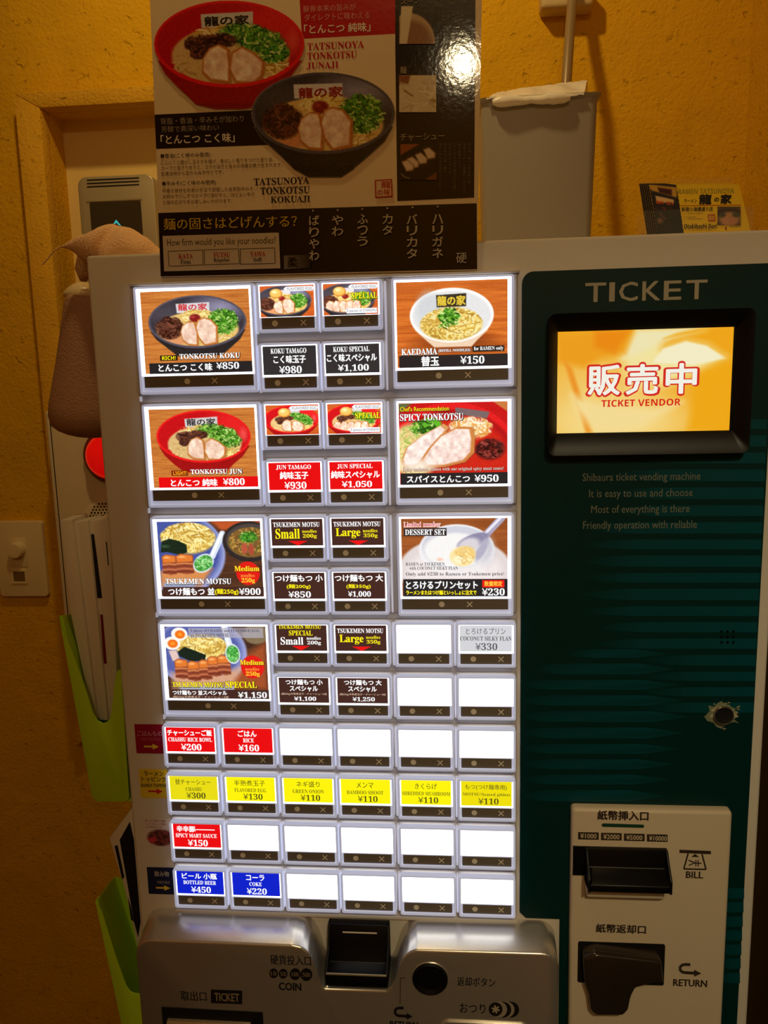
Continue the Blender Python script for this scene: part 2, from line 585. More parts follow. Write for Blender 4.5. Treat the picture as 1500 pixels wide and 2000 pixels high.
# ------------------------------------------------------------------ picture painter (photographs printed on the cards and poster)
class Pic:
    def __init__(s, x0, y0, x1, y1, nx, ny, bg, seed=1):
        s.X, s.Y = np.meshgrid(np.linspace(x0, x1, nx+1), np.linspace(y0, y1, ny+1))
        s.A = np.empty(s.X.shape+(3,))
        s.A[:] = bg
        s.px = (x1-x0)/nx
        s.rng = np.random.RandomState(seed)
        s.clip = None
        s.T = (1, 1, 0, 0)               # scale and offset applied to all coordinates
        s.ext = (x0, y0, x1, y1)

    def t(s, p):
        a, b, c, d = s.T
        return [(x*a+c, y*b+d) for x, y in p]

    def blend(s, m, col):
        if s.clip is not None: m = m*s.clip
        s.A += (np.asarray(col, float)-s.A)*m[..., None]

    def noise(s, sx, sy=None, seed=0):
        sy = sy or sx
        r = np.random.RandomState(seed)
        u = (s.X-s.ext[0])/sx
        v = (s.Y-s.ext[1])/sy
        g = r.rand(int(v.max())+3, int(u.max())+3)
        i, j = v.astype(int), u.astype(int)
        fv, fu = v-i, u-j
        fv, fu = fv*fv*(3-2*fv), fu*fu*(3-2*fu)
        return (g[i, j]*(1-fu)+g[i, j+1]*fu)*(1-fv)+(g[i+1, j]*(1-fu)+g[i+1, j+1]*fu)*fv

    def mell(s, cx, cy, rx, ry, soft=None, rot=0.0):
        a, b, c, d = s.T
        cx, cy, rx, ry = cx*a+c, cy*b+d, abs(rx*a), abs(ry*b)
        dx, dy = s.X-cx, s.Y-cy
        if rot:
            dx, dy = dx*math.cos(rot)+dy*math.sin(rot), -dx*math.sin(rot)+dy*math.cos(rot)
        q = (np.sqrt((dx/rx)**2+(dy/ry)**2)-1)*min(rx, ry)
        return np.clip(.5-q/(soft*abs(a) if soft else s.px*1.3), 0, 1)

    def ell(s, cx, cy, rx, ry, col, soft=None, rot=0.0, k=1.0):
        m = s.mell(cx, cy, rx, ry, soft, rot)
        s.blend(m*k, col)
        return m

    def mpoly(s, pts, soft=None):
        pts = s.t(pts)
        ins = np.zeros(s.X.shape, bool)
        dist = np.full(s.X.shape, 1e9)
        n = len(pts)
        for i in range(n):
            (x0, y0), (x1, y1) = pts[i], pts[(i+1) % n]
            if y0 != y1:
                c = ((s.Y > y0) != (s.Y > y1)) & (s.X < (x1-x0)*(s.Y-y0)/(y1-y0)+x0)
                ins ^= c
            dx, dy = x1-x0, y1-y0
            tt = np.clip(((s.X-x0)*dx+(s.Y-y0)*dy)/(dx*dx+dy*dy+1e-9), 0, 1)
            dist = np.minimum(dist, np.hypot(s.X-x0-tt*dx, s.Y-y0-tt*dy))
        sd = np.where(ins, -dist, dist)
        return np.clip(.5-sd/(soft*abs(s.T[0]) if soft else s.px*1.3), 0, 1)

    def poly(s, pts, col, soft=None, k=1.0):
        m = s.mpoly(pts, soft)
        s.blend(m*k, col)
        return m

    def line(s, pts, w, col, k=1.0, raw=False):
        if not raw:
            pts = s.t(pts)
            w = w*abs(s.T[0])
        P = np.array(pts)
        lo, hi = P.min(0)-w-s.px*2, P.max(0)+w+s.px*2
        x0, y0 = s.X[0, 0], s.Y[0, 0]
        py = s.Y[1, 0]-y0
        j0, j1 = max(0, int((lo[0]-x0)/s.px)), max(0, int((hi[0]-x0)/s.px)+2)
        i0, i1 = max(0, int((lo[1]-y0)/py)), max(0, int((hi[1]-y0)/py)+2)
        X, Y = s.X[i0:i1, j0:j1], s.Y[i0:i1, j0:j1]
        if X.size == 0: return
        dist = np.full(X.shape, 1e9)
        for (a, b), (c, d) in zip(pts, pts[1:]):
            dx, dy = c-a, d-b
            tt = np.clip(((X-a)*dx+(Y-b)*dy)/(dx*dx+dy*dy+1e-9), 0, 1)
            dist = np.minimum(dist, np.hypot(X-a-tt*dx, Y-b-tt*dy))
        m = np.clip(.5-(dist-w/2)/(s.px*1.2), 0, 1)*k
        if s.clip is not None: m = m*s.clip[i0:i1, j0:j1]
        s.A[i0:i1, j0:j1] += (np.asarray(col, float)-s.A[i0:i1, j0:j1])*m[..., None]

    def strands(s, cx, cy, rx, ry, n, cols, w, length=60, curl=1.0):
        """noodles and shredded toppings: short curved strokes kept inside an ellipse"""
        old = s.clip
        m = s.mell(cx, cy, rx, ry, 10)
        s.clip = m if old is None else m*old
        for _ in range(n):
            a = s.rng.rand()*6.28
            q = math.sqrt(s.rng.rand())
            x, y = cx+rx*q*math.cos(a), cy+ry*q*math.sin(a)
            th = s.rng.rand()*6.28
            bend = (s.rng.rand()-.5)*curl
            pts = []
            for k in range(6):
                pts.append((x, y))
                x += math.cos(th)*length/5
                y += math.sin(th)*length/5*.7
                th += bend
            c = np.array(cols[s.rng.randint(len(cols))])+s.rng.randint(-12, 13)
            s.line(pts, w*(.7+.6*s.rng.rand()), c)
        s.clip = old

    def bits(s, cx, cy, rx, ry, n, cols, r):
        """chopped onion: many small ellipses"""
        for _ in range(n):
            a = s.rng.rand()*6.28
            q = math.sqrt(s.rng.rand())
            x, y = cx+rx*q*math.cos(a), cy+ry*q*math.sin(a)
            th = s.rng.rand()*3.14
            ll = r*(.4+s.rng.rand())
            c = np.array(cols[s.rng.randint(len(cols))])+s.rng.randint(-15, 16)
            s.line([(x-ll*math.cos(th), y-ll*math.sin(th)*.7), (x+ll*math.cos(th), y+ll*math.sin(th)*.7)], r*(.5+.5*s.rng.rand()), c)

    def slice(s, pts, seed=3, edge=(192, 112, 44), meat=(241, 208, 184)):
        s.poly([(x+4, y+5) for x, y in pts], (120, 75, 40), soft=14, k=.6)
        s.poly(pts, edge, soft=4)
        c = np.mean(pts, 0)
        inn = [(c[0]+(x-c[0])*.86-3, c[1]+(y-c[1])*.88-2) for x, y in pts]
        n = s.noise(26*abs(s.T[0]), None, seed)
        n2 = s.noise(9*abs(s.T[0]), None, seed+1)
        m = s.mpoly(inn, 9)
        col = np.array(meat)+((n-.5)*np.array([36, 60, 60])[:, None, None]).transpose(1, 2, 0)+((n2-.5)*22)[..., None]
        if s.clip is not None: m = m*s.clip
        s.A += (col-s.A)*m[..., None]

    def wood(s, c1, c2, seed=5, sx=160, sy=9):
        n = .6*s.noise(sx, sy, seed)+.4*s.noise(sx*.6, sy*.45, seed+1)
        s.A[:] = np.array(c1)+(np.array(c2)-np.array(c1))*n[..., None]

    def grain(s, amt, size, seed=9):
        s.A += ((s.noise(size, None, seed)-.5)*amt)[..., None]


GREEN = [(60, 140, 25), (95, 170, 42), (36, 96, 18), (140, 195, 70), (28, 78, 16), (200, 222, 130)]
NOOD = [(248, 226, 140), (236, 204, 104), (253, 242, 180), (206, 164, 66), (184, 140, 50)]
KIKU = [(92, 48, 34), (66, 32, 24), (120, 66, 46), (48, 24, 20)]


def bowl_koku(p, egg=False, special=False):
    """black bowl, coordinates as in the big card of the first row"""
    p.poly([(215, 430), (890, 430), (850, 500), (770, 570), (715, 615), (400, 615), (320, 545), (255, 490)], (38, 34, 36), 8)
    p.ell(552, 368, 347, 192, (84, 78, 92))
    m = p.mell(552, 366, 332, 178)
    old = p.clip
    p.clip = m if old is None else m*old
    p.ell(552, 366, 340, 185, (54, 50, 58))
    p.ell(720, 265, 150, 70, (168, 162, 196), 120, k=.8)
    p.ell(330, 300, 120, 60, (80, 74, 84), 90, k=.7)
    p.poly([(408, 234), (645, 228), (643, 300), (412, 300)], (216, 210, 212))
    p.ell(552, 425, 290, 132, (226, 186, 112), 8)
    p.ell(560, 330, 120, 50, (240, 212, 142), 20)
    p.strands(560, 330, 130, 50, 60, NOOD, 7, 80, .8)
    p.ell(380, 500, 90, 40, (222, 150, 100), 25)
    p.strands(700, 500, 150, 45, 40, NOOD, 7, 70, .8)
    p.ell(355, 410, 95, 78, (70, 36, 27), 20)
    p.strands(355, 405, 100, 84, 110, KIKU, 9, 60, 1.4)
    p.ell(735, 372, 98, 84, (52, 108, 24), 22)
    p.bits(735, 372, 110, 92, 330, GREEN, 9)
    p.ell(538, 340, 40, 30, (134, 26, 28), 12)
    p.ell(525, 332, 14, 10, (175, 60, 55), 10)
    if special:
        for k, x in enumerate((300, 380, 460, 540, 620)):
            p.slice([(x, 430), (x+40, 385), (x+95, 400), (x+110, 470), (x+85, 545), (x+25, 545), (x-5, 490)], 20+k)
    else:
        p.slice([(445, 392), (490, 362), (534, 366), (556, 440), (550, 545), (485, 540), (440, 500), (428, 440)], 3)
        p.slice([(556, 352), (600, 336), (650, 350), (696, 404), (692, 470), (690, 530), (600, 548), (556, 490), (536, 412)], 7)
    p.clip = old
    if egg:
        p.ell(470, 275, 78, 62, (196, 120, 40), 8)
        p.ell(464, 268, 70, 54, (244, 184, 92), 16)
        p.ell(450, 252, 30, 20, (255, 228, 170), 22)


def bowl_jun(p, egg=False, special=False):
    """red bowl, coordinates as in the big card of the second row"""
    p.poly([(255, 1270), (915, 1270), (860, 1345), (790, 1400), (735, 1455), (430, 1455), (350, 1390), (290, 1330)], (160, 14, 18), 8)
    p.ell(582, 1200, 342, 188, (236, 26, 28))
    m = p.mell(582, 1198, 328, 174)
    old = p.clip
    p.clip = m if old is None else m*old
    p.ell(582, 1198, 335, 182, (196, 14, 22))
    p.ell(790, 1110, 150, 90, (236, 36, 36), 110, k=.8)
    p.ell(872, 1190, 26, 44, (246, 96, 88), 34, k=.7)
    p.poly([(452, 1072), (690, 1060), (690, 1130), (456, 1132)], (205, 200, 196))
    p.ell(588, 1252, 268, 130, (220, 182, 120), 8)
    p.strands(540, 1160, 130, 45, 40, NOOD, 7, 70, .8)
    p.strands(390, 1290, 70, 60, 30, [(214, 178, 112), (228, 196, 134), (200, 160, 96)], 6, 60, .8)
    p.strands(790, 1310, 70, 60, 40, NOOD, 7, 70, .8)
    for c, q in (((640, 1150), (95, 36)), ((720, 1185), (100, 46)), ((780, 1230), (70, 45))):
        p.ell(c[0], c[1], q[0], q[1], (88, 128, 44), 24)
        p.bits(c[0], c[1], q[0]*1.05, q[1]*1.08, 170, GREEN, 9)
    for c, q in (((450, 1200), (70, 40)), ((540, 1185), (75, 32)), ((440, 1240), (34, 26))):
        p.ell(c[0], c[1], q[0]*.8, q[1]*.8, (66, 36, 34), 20)
        p.strands(c[0], c[1], q[0], q[1], 50, KIKU, 8, 60, 1.2)
    if special:
        for k, x in enumerate((330, 415, 500, 585, 670)):
            p.slice([(x, 1290), (x+40, 1235), (x+95, 1250), (x+115, 1330), (x+90, 1420), (x+25, 1420), (x-5, 1350)], 20+k)
    else:
        p.slice([(462, 1262), (492, 1218), (536, 1200), (582, 1224), (590, 1290), (588, 1372), (500, 1362), (458, 1325)], 3)
        p.slice([(592, 1236), (640, 1210), (698, 1240), (746, 1280), (738, 1340), (700, 1374), (610, 1370), (580, 1310)], 7)
    p.clip = old
    if egg:
        p.ell(500, 1110, 78, 62, (196, 120, 40), 8)
        p.ell(494, 1103, 70, 54, (244, 184, 92), 16)
        p.ell(480, 1088, 30, 20, (255, 228, 170), 22)


# ------------------------------------------------------------------ card artwork
W_, K_, R_, B_, Y_ = (255, 255, 255), (34, 32, 34), (228, 6, 14), (4, 30, 196), (246, 236, 8)
BR = (66, 38, 32)
YT = (255, 236, 20)


def pic_koku():
    p = Pic(160, 140, 925, 740, 204, 160, (205, 130, 60), 1)
    p.wood((222, 142, 66), (172, 92, 36), 5)
    bowl_koku(p)
    p.grain(14, 5)
    return p


def pic_jun():
    p = Pic(195, 1000, 960, 1565, 204, 150, (205, 130, 60), 2)
    p.wood((222, 142, 66), (172, 92, 36), 8)
    bowl_jun(p)
    p.grain(14, 5)
    return p


def small_pic(kind, special):
    p = Pic(1030, 105, 1400, 320, 100, 58, (190, 90, 40), 3)
    p.wood((220, 110, 44), (170, 66, 22), 4)
    a = 0.56
    if kind == 'koku':
        p.T = (a, a*.95, 1188-a*552, 226-a*.95*400)
        bowl_koku(p, True, special)
    else:
        p.T = (a, a*.95, 1208-a*582, 222-a*.95*1225)
        bowl_jun(p, True, special)
    p.T = (1, 1, 0, 0)
    p.A = np.clip((p.A-128)*1.08+140, 0, 255)
    return p


def spoon_onion(p, hx, hy, mx, my, cx, cy, rx, ry, rot):
    p.line([(hx, hy), (mx, my)], 44, (215, 225, 240))
    p.line([(hx-6, hy), (mx-6, my)], 20, (246, 250, 255))
    p.ell(cx, cy, rx, ry, (225, 232, 240), rot=rot)
    p.ell(cx, cy, rx*.86, ry*.84, (70, 150, 60), 8, rot=rot)
    p.strands(cx, cy, rx*.82, ry*.8, 120, [(60, 165, 60), (120, 205, 100), (190, 235, 170), (36, 130, 40)], 5, 40, 1.5)


def belly(p, x0, y0, x1, y1, seed):
    """a block of glazed pork: orange fat, dark lean bands"""
    w, h = x1-x0, y1-y0
    p.poly([(x0, y0+h*.12), (x0+w*.3, y0), (x1, y0+h*.08), (x1+w*.02, y1-h*.05), (x0+w*.6, y1), (x0+w*.05, y1-h*.08)], (150, 74, 46), 8)
    p.poly([(x0+w*.05, y0+h*.15), (x0+w*.3, y0+h*.03), (x1-w*.05, y0+h*.1), (x1-w*.05, y0+h*.38), (x0+w*.08, y0+h*.42)], (226, 122, 48), 10)
    for q, c in ((.5, (212, 130, 80)), (.62, (128, 56, 40)), (.75, (196, 112, 76)), (.88, (112, 46, 34))):
        p.line([(x0+w*.06, y0+h*q), (x0+w*.5, y0+h*(q-.03)), (x1-w*.06, y0+h*q)], h*.07, c)
    p.ell(x0+w*.35, y0+h*.16, w*.2, h*.05, (250, 180, 110), 10)


def pic_tsukemen(sp):
    if not sp:
        p = Pic(178, 125, 920, 660, 198, 143, (84, 50, 34), 4)
        p.wood((96, 58, 36), (64, 38, 26), 3, 200, 14)
        p.poly([(560, 120), (920, 120), (920, 180), (640, 190)], (190, 84, 40), 30)
        p.ell(330, 350, 330, 290, (150, 158, 210), 14)
        p.ell(320, 340, 305, 265, (70, 84, 158), 40)
        p.poly([(178, 480), (470, 430), (560, 460), (470, 590), (178, 590)], (214, 140, 80), 40)
        p.ell(400, 245, 190, 110, (206, 170, 84), 20)
        p.strands(395, 240, 195, 105, 420, NOOD, 8, 140, .9)
        p.poly([(205, 265), (260, 245), (330, 262), (384, 290), (386, 345), (330, 362), (240, 340), (192, 345)], (22, 40, 26), 5)
        p.A += 0
        belly(p, 196, 356, 300, 505, 1)
        belly(p, 296, 352, 426, 500, 2)
        p.ell(226, 300, 30, 10, (52, 84, 56), 14)
        spoon_onion(p, 646, 214, 566, 370, 498, 422, 82, 60, -.6)
        p.ell(835, 270, 190, 142, (44, 38, 38), 6)
        p.ell(842, 262, 172, 118, (74, 66, 62), 6)
        p.ell(842, 276, 158, 106, (128, 92, 44), 10)
        p.strands(842, 270, 150, 100, 120, [(168, 128, 60), (104, 70, 36), (196, 150, 70), (90, 100, 40)], 7, 50, 1.5)
        p.ell(832, 238, 60, 36, (62, 138, 46), 20)
        p.bits(832, 238, 62, 38, 60, GREEN, 9)
        p.ell(800, 318, 22, 38, (184, 84, 60), 8)
        p.ell(848, 326, 20, 40, (172, 74, 54), 8)
        p.ell(815, 495, 84, 84, (222, 28, 22))
        p.poly([(200, 560), (440, 560), (420, 592), (200, 592)], (150, 160, 190), 16)
    else:
        p = Pic(255, 895, 970, 1415, 190, 139, (84, 50, 34), 6)
        p.wood((84, 52, 36), (58, 34, 26), 3, 200, 14)
        p.poly([(690, 1180), (970, 1000), (970, 1350), (690, 1350)], (160, 78, 40), 60)
        p.ell(500, 1080, 330, 250, (160, 166, 216), 14)
        p.ell(490, 1070, 305, 226, (86, 96, 164), 40)
        p.poly([(290, 1230), (640, 1230), (800, 1180), (700, 1345), (290, 1345)], (212, 160, 128), 50)
        p.ell(900, 950, 90, 70, (130, 110, 80), 12)
        p.ell(520, 1040, 180, 90, (212, 178, 96), 20)
        p.strands(510, 1040, 180, 90, 380, NOOD, 8, 130, .9)
        p.poly([(340, 1075), (390, 1040), (470, 1070), (540, 1100), (530, 1140), (430, 1145), (350, 1110)], (22, 36, 26), 5)
        p.poly([(275, 1070), (330, 1065), (350, 1130), (300, 1145)], (226, 196, 186), 8)
        for k, (x, y) in enumerate(((310, 1125), (400, 1140), (480, 1130), (545, 1105), (615, 1095))):
            belly(p, x, y, x+95, y+150, k)
        spoon_onion(p, 682, 905, 716, 1050, 730, 1090, 52, 72, -.1)
        for x, y in ((360, 950), (304, 1016)):
            p.ell(x, y, 58, 48, (248, 244, 236))
            p.ell(x+4, y+2, 36, 30, (238, 108, 24), 8)
            p.ell(x+4, y+2, 18, 14, (252, 150, 40), 10)
        p.ell(865, 1184, 82, 82, (222, 28, 22))
        p.poly([(425, 905), (952, 905), (952, 975), (425, 975)], (176, 172, 186), 3, k=.72)
        p.poly([(330, 1325), (740, 1325), (720, 1352), (340, 1352)], (170, 176, 200), 16)
    p.grain(12, 5)
    return p


def pic_kaedama():
    p = Pic(568, 85, 1340, 690, 206, 162, (210, 110, 40), 7)
    p.wood((232, 128, 48), (176, 78, 24), 6, 200, 12)
    p.ell(985, 520, 270, 70, (120, 48, 14), 60, k=.7)
    p.poly([(675, 380), (1232, 380), (1200, 440), (1130, 505), (1090, 550), (830, 550), (780, 505), (700, 430)], (236, 206, 176), 8)
    p.ell(953, 326, 292, 192, (250, 248, 244))
    p.ell(953, 330, 272, 174, (226, 226, 226), 10)
    p.ell(800, 280, 90, 120, (200, 204, 208), 60, k=.7)
    p.poly([(846, 182), (1056, 174), (1054, 266), (850, 268)], (52, 46, 32))
    p.ell(950, 392, 214, 112, (222, 190, 96), 14)
    p.strands(950, 385, 214, 116, 440, NOOD, 8, 120, 1.1)
    p.ell(935, 340, 62, 46, (84, 148, 44), 16)
    p.bits(935, 342, 78, 62, 110, GREEN, 13)
    p.bits(900, 400, 40, 14, 12, GREEN, 10)
    p.grain(12, 5)
    return p


def pic_spicy():
    p = Pic(595, 940, 1340, 1510, 198, 152, (196, 16, 22), 8)
    p.ell(960, 1330, 460, 390, (226, 26, 30), 10)
    p.ell(960, 1330, 430, 340, (176, 12, 20), 14)
    p.poly([(1240, 940), (1340, 940), (1340, 1010)], (200, 120, 60), 8)
    p.poly([(595, 940), (690, 940), (595, 1010)], (90, 110, 60), 20)
    p.ell(960, 1340, 390, 300, (204, 34, 20), 40)
    p.ell(700, 1270, 180, 190, (232, 206, 140), 40)
    p.strands(690, 1220, 130, 130, 110, [(240, 220, 150), (220, 190, 110), (170, 190, 90)], 9, 100, .8)
    p.poly([(985, 975), (1220, 1010), (1200, 1056), (985, 1020)], (120, 100, 100), 6)
    p.ell(810, 1092, 80, 50, (96, 180, 40), 14)
    p.strands(760, 1110, 90, 50, 50, GREEN, 9, 70, 1.2)
    p.ell(1080, 1120, 130, 70, (240, 200, 150), 40)
    p.strands(1090, 1120, 150, 76, 130, [(248, 226, 180), (236, 190, 110), (250, 236, 210), (226, 150, 70)], 9, 110, .7)
    p.ell(1220, 1270, 100, 72, (84, 18, 20), 24)
    p.strands(1220, 1265, 100, 70, 80, [(60, 14, 18), (110, 30, 24), (150, 60, 50), (40, 10, 14)], 9, 40, 1.6)
    p.slice([(606, 1340), (640, 1250), (750, 1165), (905, 1085), (940, 1112), (880, 1200), (770, 1330), (690, 1385), (620, 1385)], 4, (214, 150, 90), (246, 226, 216))
    p.slice([(735, 1345), (800, 1250), (880, 1165), (1000, 1108), (1105, 1112), (1118, 1190), (1112, 1290), (1050, 1355), (900, 1390), (770, 1388)], 9, (206, 130, 66), (244, 218, 206))
    p.ell(720, 1370, 120, 40, (250, 240, 230), 40, k=.8)
    p.grain(14, 5)
    return p


def pic_dessert():
    p = Pic(552, 110, 1303, 660, 200, 147, (150, 80, 36), 9)
    p.wood((176, 98, 46), (128, 64, 26), 6, 200, 12)
    p.ell(930, 470, 400, 230, (222, 210, 208), 14)
    p.ell(930, 480, 330, 170, (236, 226, 224), 40)
    p.ell(945, 330, 268, 178, (240, 238, 240), 8)
    p.poly([(680, 330), (1212, 330), (1130, 500), (780, 500)], (236, 230, 230), 30)
    p.ell(945, 312, 248, 148, (206, 206, 216), 12)
    p.ell(938, 335, 226, 122, (242, 240, 238), 20)
    p.ell(825, 398, 22, 10, (246, 200, 170), 10)
    p.ell(1150, 330, 60, 100, (196, 192, 202), 60, k=.6)
    p.line([(1262, 110), (1118, 262)], 50, (168, 162, 186))
    p.line([(1252, 112), (1108, 256)], 18, (232, 228, 240))
    p.ell(1060, 268, 118, 44, (140, 134, 164), 10, rot=-.35)
    p.ell(1120, 330, 30, 90, (176, 172, 192), 14, rot=.5)
    p.ell(1030, 300, 80, 50, (214, 208, 214), 24, rot=-.3)
    p.ell(985, 378, 90, 70, (246, 224, 160), 14)
    p.ell(1010, 352, 66, 46, (238, 202, 120), 20)
    p.ell(960, 400, 40, 30, (252, 240, 200), 20)
    p.strands(990, 380, 80, 60, 30, [(240, 214, 150), (250, 232, 180), (226, 186, 110)], 9, 40, 1.2)
    p.grain(9, 5)
    return p


SH = ((30, 24, 24), 4)
BIG = {}


def big_koku(f):
    f.picture(pic_koku())
    f.rect(190, 662, 925, 742, K_)
    f.text('龍の家', 424, 236, 628, 284, (200, 30, 40), .03)
    f.rect(272, 606, 398, 646, (46, 26, 16))
    f.text(sansb('RICH!'), 286, 612, 384, 640, YT)
    f.text(serif('TONKOTSU KOKU'), 412, 599, 842, 638, W_, .008, SH)
    f.text('とんこつ こく味', 258, 672, 640, 726, W_, .03)
    f.text(serif('¥850'), 672, 668, 832, 718, W_, .01)


def big_jun(f):
    f.picture(pic_jun())
    f.rect(235, 1490, 962, 1566, R_)
    f.text('龍の家', 468, 1072, 676, 1120, (40, 36, 40), .03)
    f.rect(332, 1440, 455, 1480, (120, 30, 10))
    f.text(sansb('LIGHT!'), 345, 1446, 447, 1474, (255, 170, 30))
    f.text(serif('TONKOTSU JUN'), 474, 1434, 850, 1474, W_, .008, SH)
    f.text('とんこつ 純味', 325, 1504, 665, 1556, W_, .03)
    f.text(serif('¥800'), 708, 1502, 864, 1552, W_, .01)


def big_tsuke(f):
    f.picture(pic_tsukemen(False))
    f.rect(190, 592, 922, 662, BR)
    f.text(serif('Medium'), 720, 442, 898, 480, (255, 232, 40), .01, ((140, 20, 10), 4))
    f.text(serif('noodles'), 762, 498, 862, 522, (255, 150, 60))
    f.text(serif('250g'), 766, 528, 862, 568, (255, 210, 50), .01)
    f.text(serif('TSUKEMEN MOTSU'), 214, 530, 692, 571, W_, .008, SH)
    f.text('つけ麺もつ 並', 230, 598, 566, 650, W_, .03)
    f.text('(麺250g)', 570, 604, 740, 648, YT, .02)
    f.text(serif('¥900'), 746, 600, 900, 648, W_, .01)


def big_tsuke_special(f):
    f.picture(pic_tsukemen(True))
    f.rect(278, 1350, 972, 1416, BR)
    f.text(serif('5 pieces of CHASHU and FLAVORED EGG,'), 440, 914, 932, 938, (70, 66, 84))
    f.text(serif('on TSUKEMEN MOTSU.'), 440, 944, 718, 968, (70, 66, 84))
    f.text(serif('Medium'), 778, 1132, 946, 1168, (255, 232, 40), .01, ((140, 20, 10), 4))
    f.text(serif('noodles'), 812, 1186, 912, 1209, (255, 150, 60))
    f.text(serif('250g'), 816, 1215, 914, 1254, (255, 210, 50), .01)
    f.text(serif('TSUKEMEN MOTSU'), 286, 1294, 656, 1332, YT, .008, SH)
    f.text(serif('SPECIAL'), 668, 1286, 890, 1334, YT, .01, SH)
    f.text('つけ麺もつ 並スペシャル', 286, 1354, 674, 1388, W_, .03)
    f.text('(麺250g)半熟煮玉子・チャーシュー5枚', 286, 1393, 686, 1412, (226, 190, 160))
    f.text(serif('¥1,150'), 754, 1362, 958, 1412, W_, .01)


def big_kaedama(f):
    f.picture(pic_kaedama())
    f.rect(580, 606, 1342, 692, K_)
    f.text('龍の家', 856, 190, 1048, 256, (222, 190, 60), .04)
    f.text(serif('KAEDAMA'), 597, 555, 850, 600, W_, .01, SH)
    f.text(serif('(REFILL NOODLES)'), 858, 564, 1082, 590, W_, 0, SH)
    f.rect(1096, 548, 1318, 590, (40, 28, 22))
    f.text(serif('for RAMEN only'), 1106, 553, 1310, 586, W_)
    f.text('替玉', 738, 614, 860, 682, W_, .03)
    f.text(serif('¥150'), 1012, 618, 1178, 674, W_, .01)


def big_spicy(f):
    f.picture(pic_spicy())
    f.rect(600, 1430, 1342, 1512, K_)
    f.text("Chef's Recommendation", 605, 964, 942, 996, YT, .01, SH)
    f.text(serif('SPICY TONKOTSU'), 604, 1014, 1040, 1062, W_, .01, SH)
    f.text(serif('Spicy tonkotsu ramen with our original spicy meat sauce!'), 620, 1390, 1314, 1420, (230, 200, 190), 0, ((80, 10, 10), 3))
    f.text('スパイスとんこつ', 644, 1448, 1080, 1496, W_, .03)
    f.text(serif('¥950'), 1114, 1446, 1278, 1497, W_, .01)


def big_dessert(f):
    f.picture(pic_dessert())
    f.rect(560, 537, 1304, 662, K_)
    f.text(serif('Limited number'), 574, 135, 830, 166, (240, 120, 130), 0, None, (W_, 3, .02))
    f.rect(570, 176, 875, 231, (48, 40, 40))
    f.text(serif('DESSERT SET'), 580, 184, 866, 224, W_, .01)
    f.text(serif('RAMEN or TSUKEMEN'), 580, 417, 858, 441, (78, 72, 76))
    f.text(serif('with COCONUT SILKY FLAN'), 606, 446, 952, 470, (78, 72, 76))
    f.text(serif('Only add ¥230 to Ramen or Tsukemen price!'), 580, 486, 1278, 518, (78, 72, 76))
    f.text('とろけるプリンセット', 580, 550, 1090, 606, W_, .03)
    f.text('ラーメンまたはつけ麺といっしょに注文で', 580, 616, 1082, 648, YT, .03)
    f.rect(1124, 544, 1280, 596, (230, 30, 20))
    f.text('数量限定', 1140, 552, 1264, 586, (255, 190, 60), .03)
    f.text(serif('¥230'), 1122, 602, 1282, 653, W_, .01)


BIG = {
    'koku': (big_koku, (160, 140, 925, 742), 'black bowl of rich pork ramen, 850 yen'),
    'jun': (big_jun, (195, 1000, 962, 1566), 'red bowl of light pork ramen, 800 yen'),
    'tsuke': (big_tsuke, (178, 125, 922, 662), 'dipping noodles on a blue plate, medium 250g, 900 yen'),
    'tsukesp': (big_tsuke_special, (255, 895, 972, 1416), 'special dipping noodles with halved eggs, 1,150 yen'),
    'kaedama': (big_kaedama, (568, 85, 1342, 692), 'white bowl of refill noodles, 150 yen'),
    'spicy': (big_spicy, (595, 940, 1342, 1512), 'spicy red ramen with pork slices, 950 yen'),
    'dessert': (big_dessert, (552, 110, 1304, 662), 'dessert set with spoon in white cup, 230 yen'),
}

# small cards: unit coordinates 0..100 across, 0..50 down
GR_ = (206, 206, 210)
DK = (72, 72, 22)


def T3(bg, a, b, c, col=W_, wa=(12, 88), wb=(12, 88), wc=(30, 72), bold=.03):
    def draw(f):
        f.rect(0, 0, 100, 50, bg)
        f.text(a, wa[0], 4.5, wa[1], 17, col, bold)
        f.text(serif(b), wb[0], 20.5, wb[1], 29, col, .004)
        f.text(serif(c), wc[0], 33.5, wc[1], 47, col, .008 if bold > .01 else -.004)
    return draw


def koku_txt(bg, en, jp, pr, wj, wp):
    def draw(f):
        f.rect(0, 0, 100, 50, bg)
        f.text(serif(en), 15, 4, 82, 13, W_, .006)
        f.text(jp, wj[0], 16.5, wj[1], 30, W_, .03)
        f.text(serif(pr), wp[0], 35, wp[1], 48, W_, .01)
    return draw


def motsu_head(size, g, head=W_, sz=YT, special=False):
    def draw(f):
        f.rect(0, 0, 100, 50, BR)
        if special:
            f.text(serif('TSUKEMEN MOTSU'), 5, -1, 89, 7, YT, .004)
            f.text(serif('SPECIAL'), 25, 10, 72, 20, YT, .006)
            f.text(serif(size), 8, 23, 53, 38, W_, .01)
            f.text(serif('noodles'), 60, 22, 88, 28, W_)
            f.text(serif(g), 61, 30, 88, 39, W_, .006)
            f.poly([(30, 40), (66, 40), (48, 49)], (230, 16, 20))
        else:
            f.text(serif('TSUKEMEN MOTSU'), 4, 6, 94, 15, head, .006)
            f.text(serif(size), 8, 18, 55, 37, sz, .01)
            f.text(serif('noodles'), 60, 20, 88, 26, sz)
            f.text(serif(g), 61, 28, 88, 37, sz, .006)
            f.poly([(32, 41), (70, 41), (51, 49.5)], (230, 16, 20))
    return draw


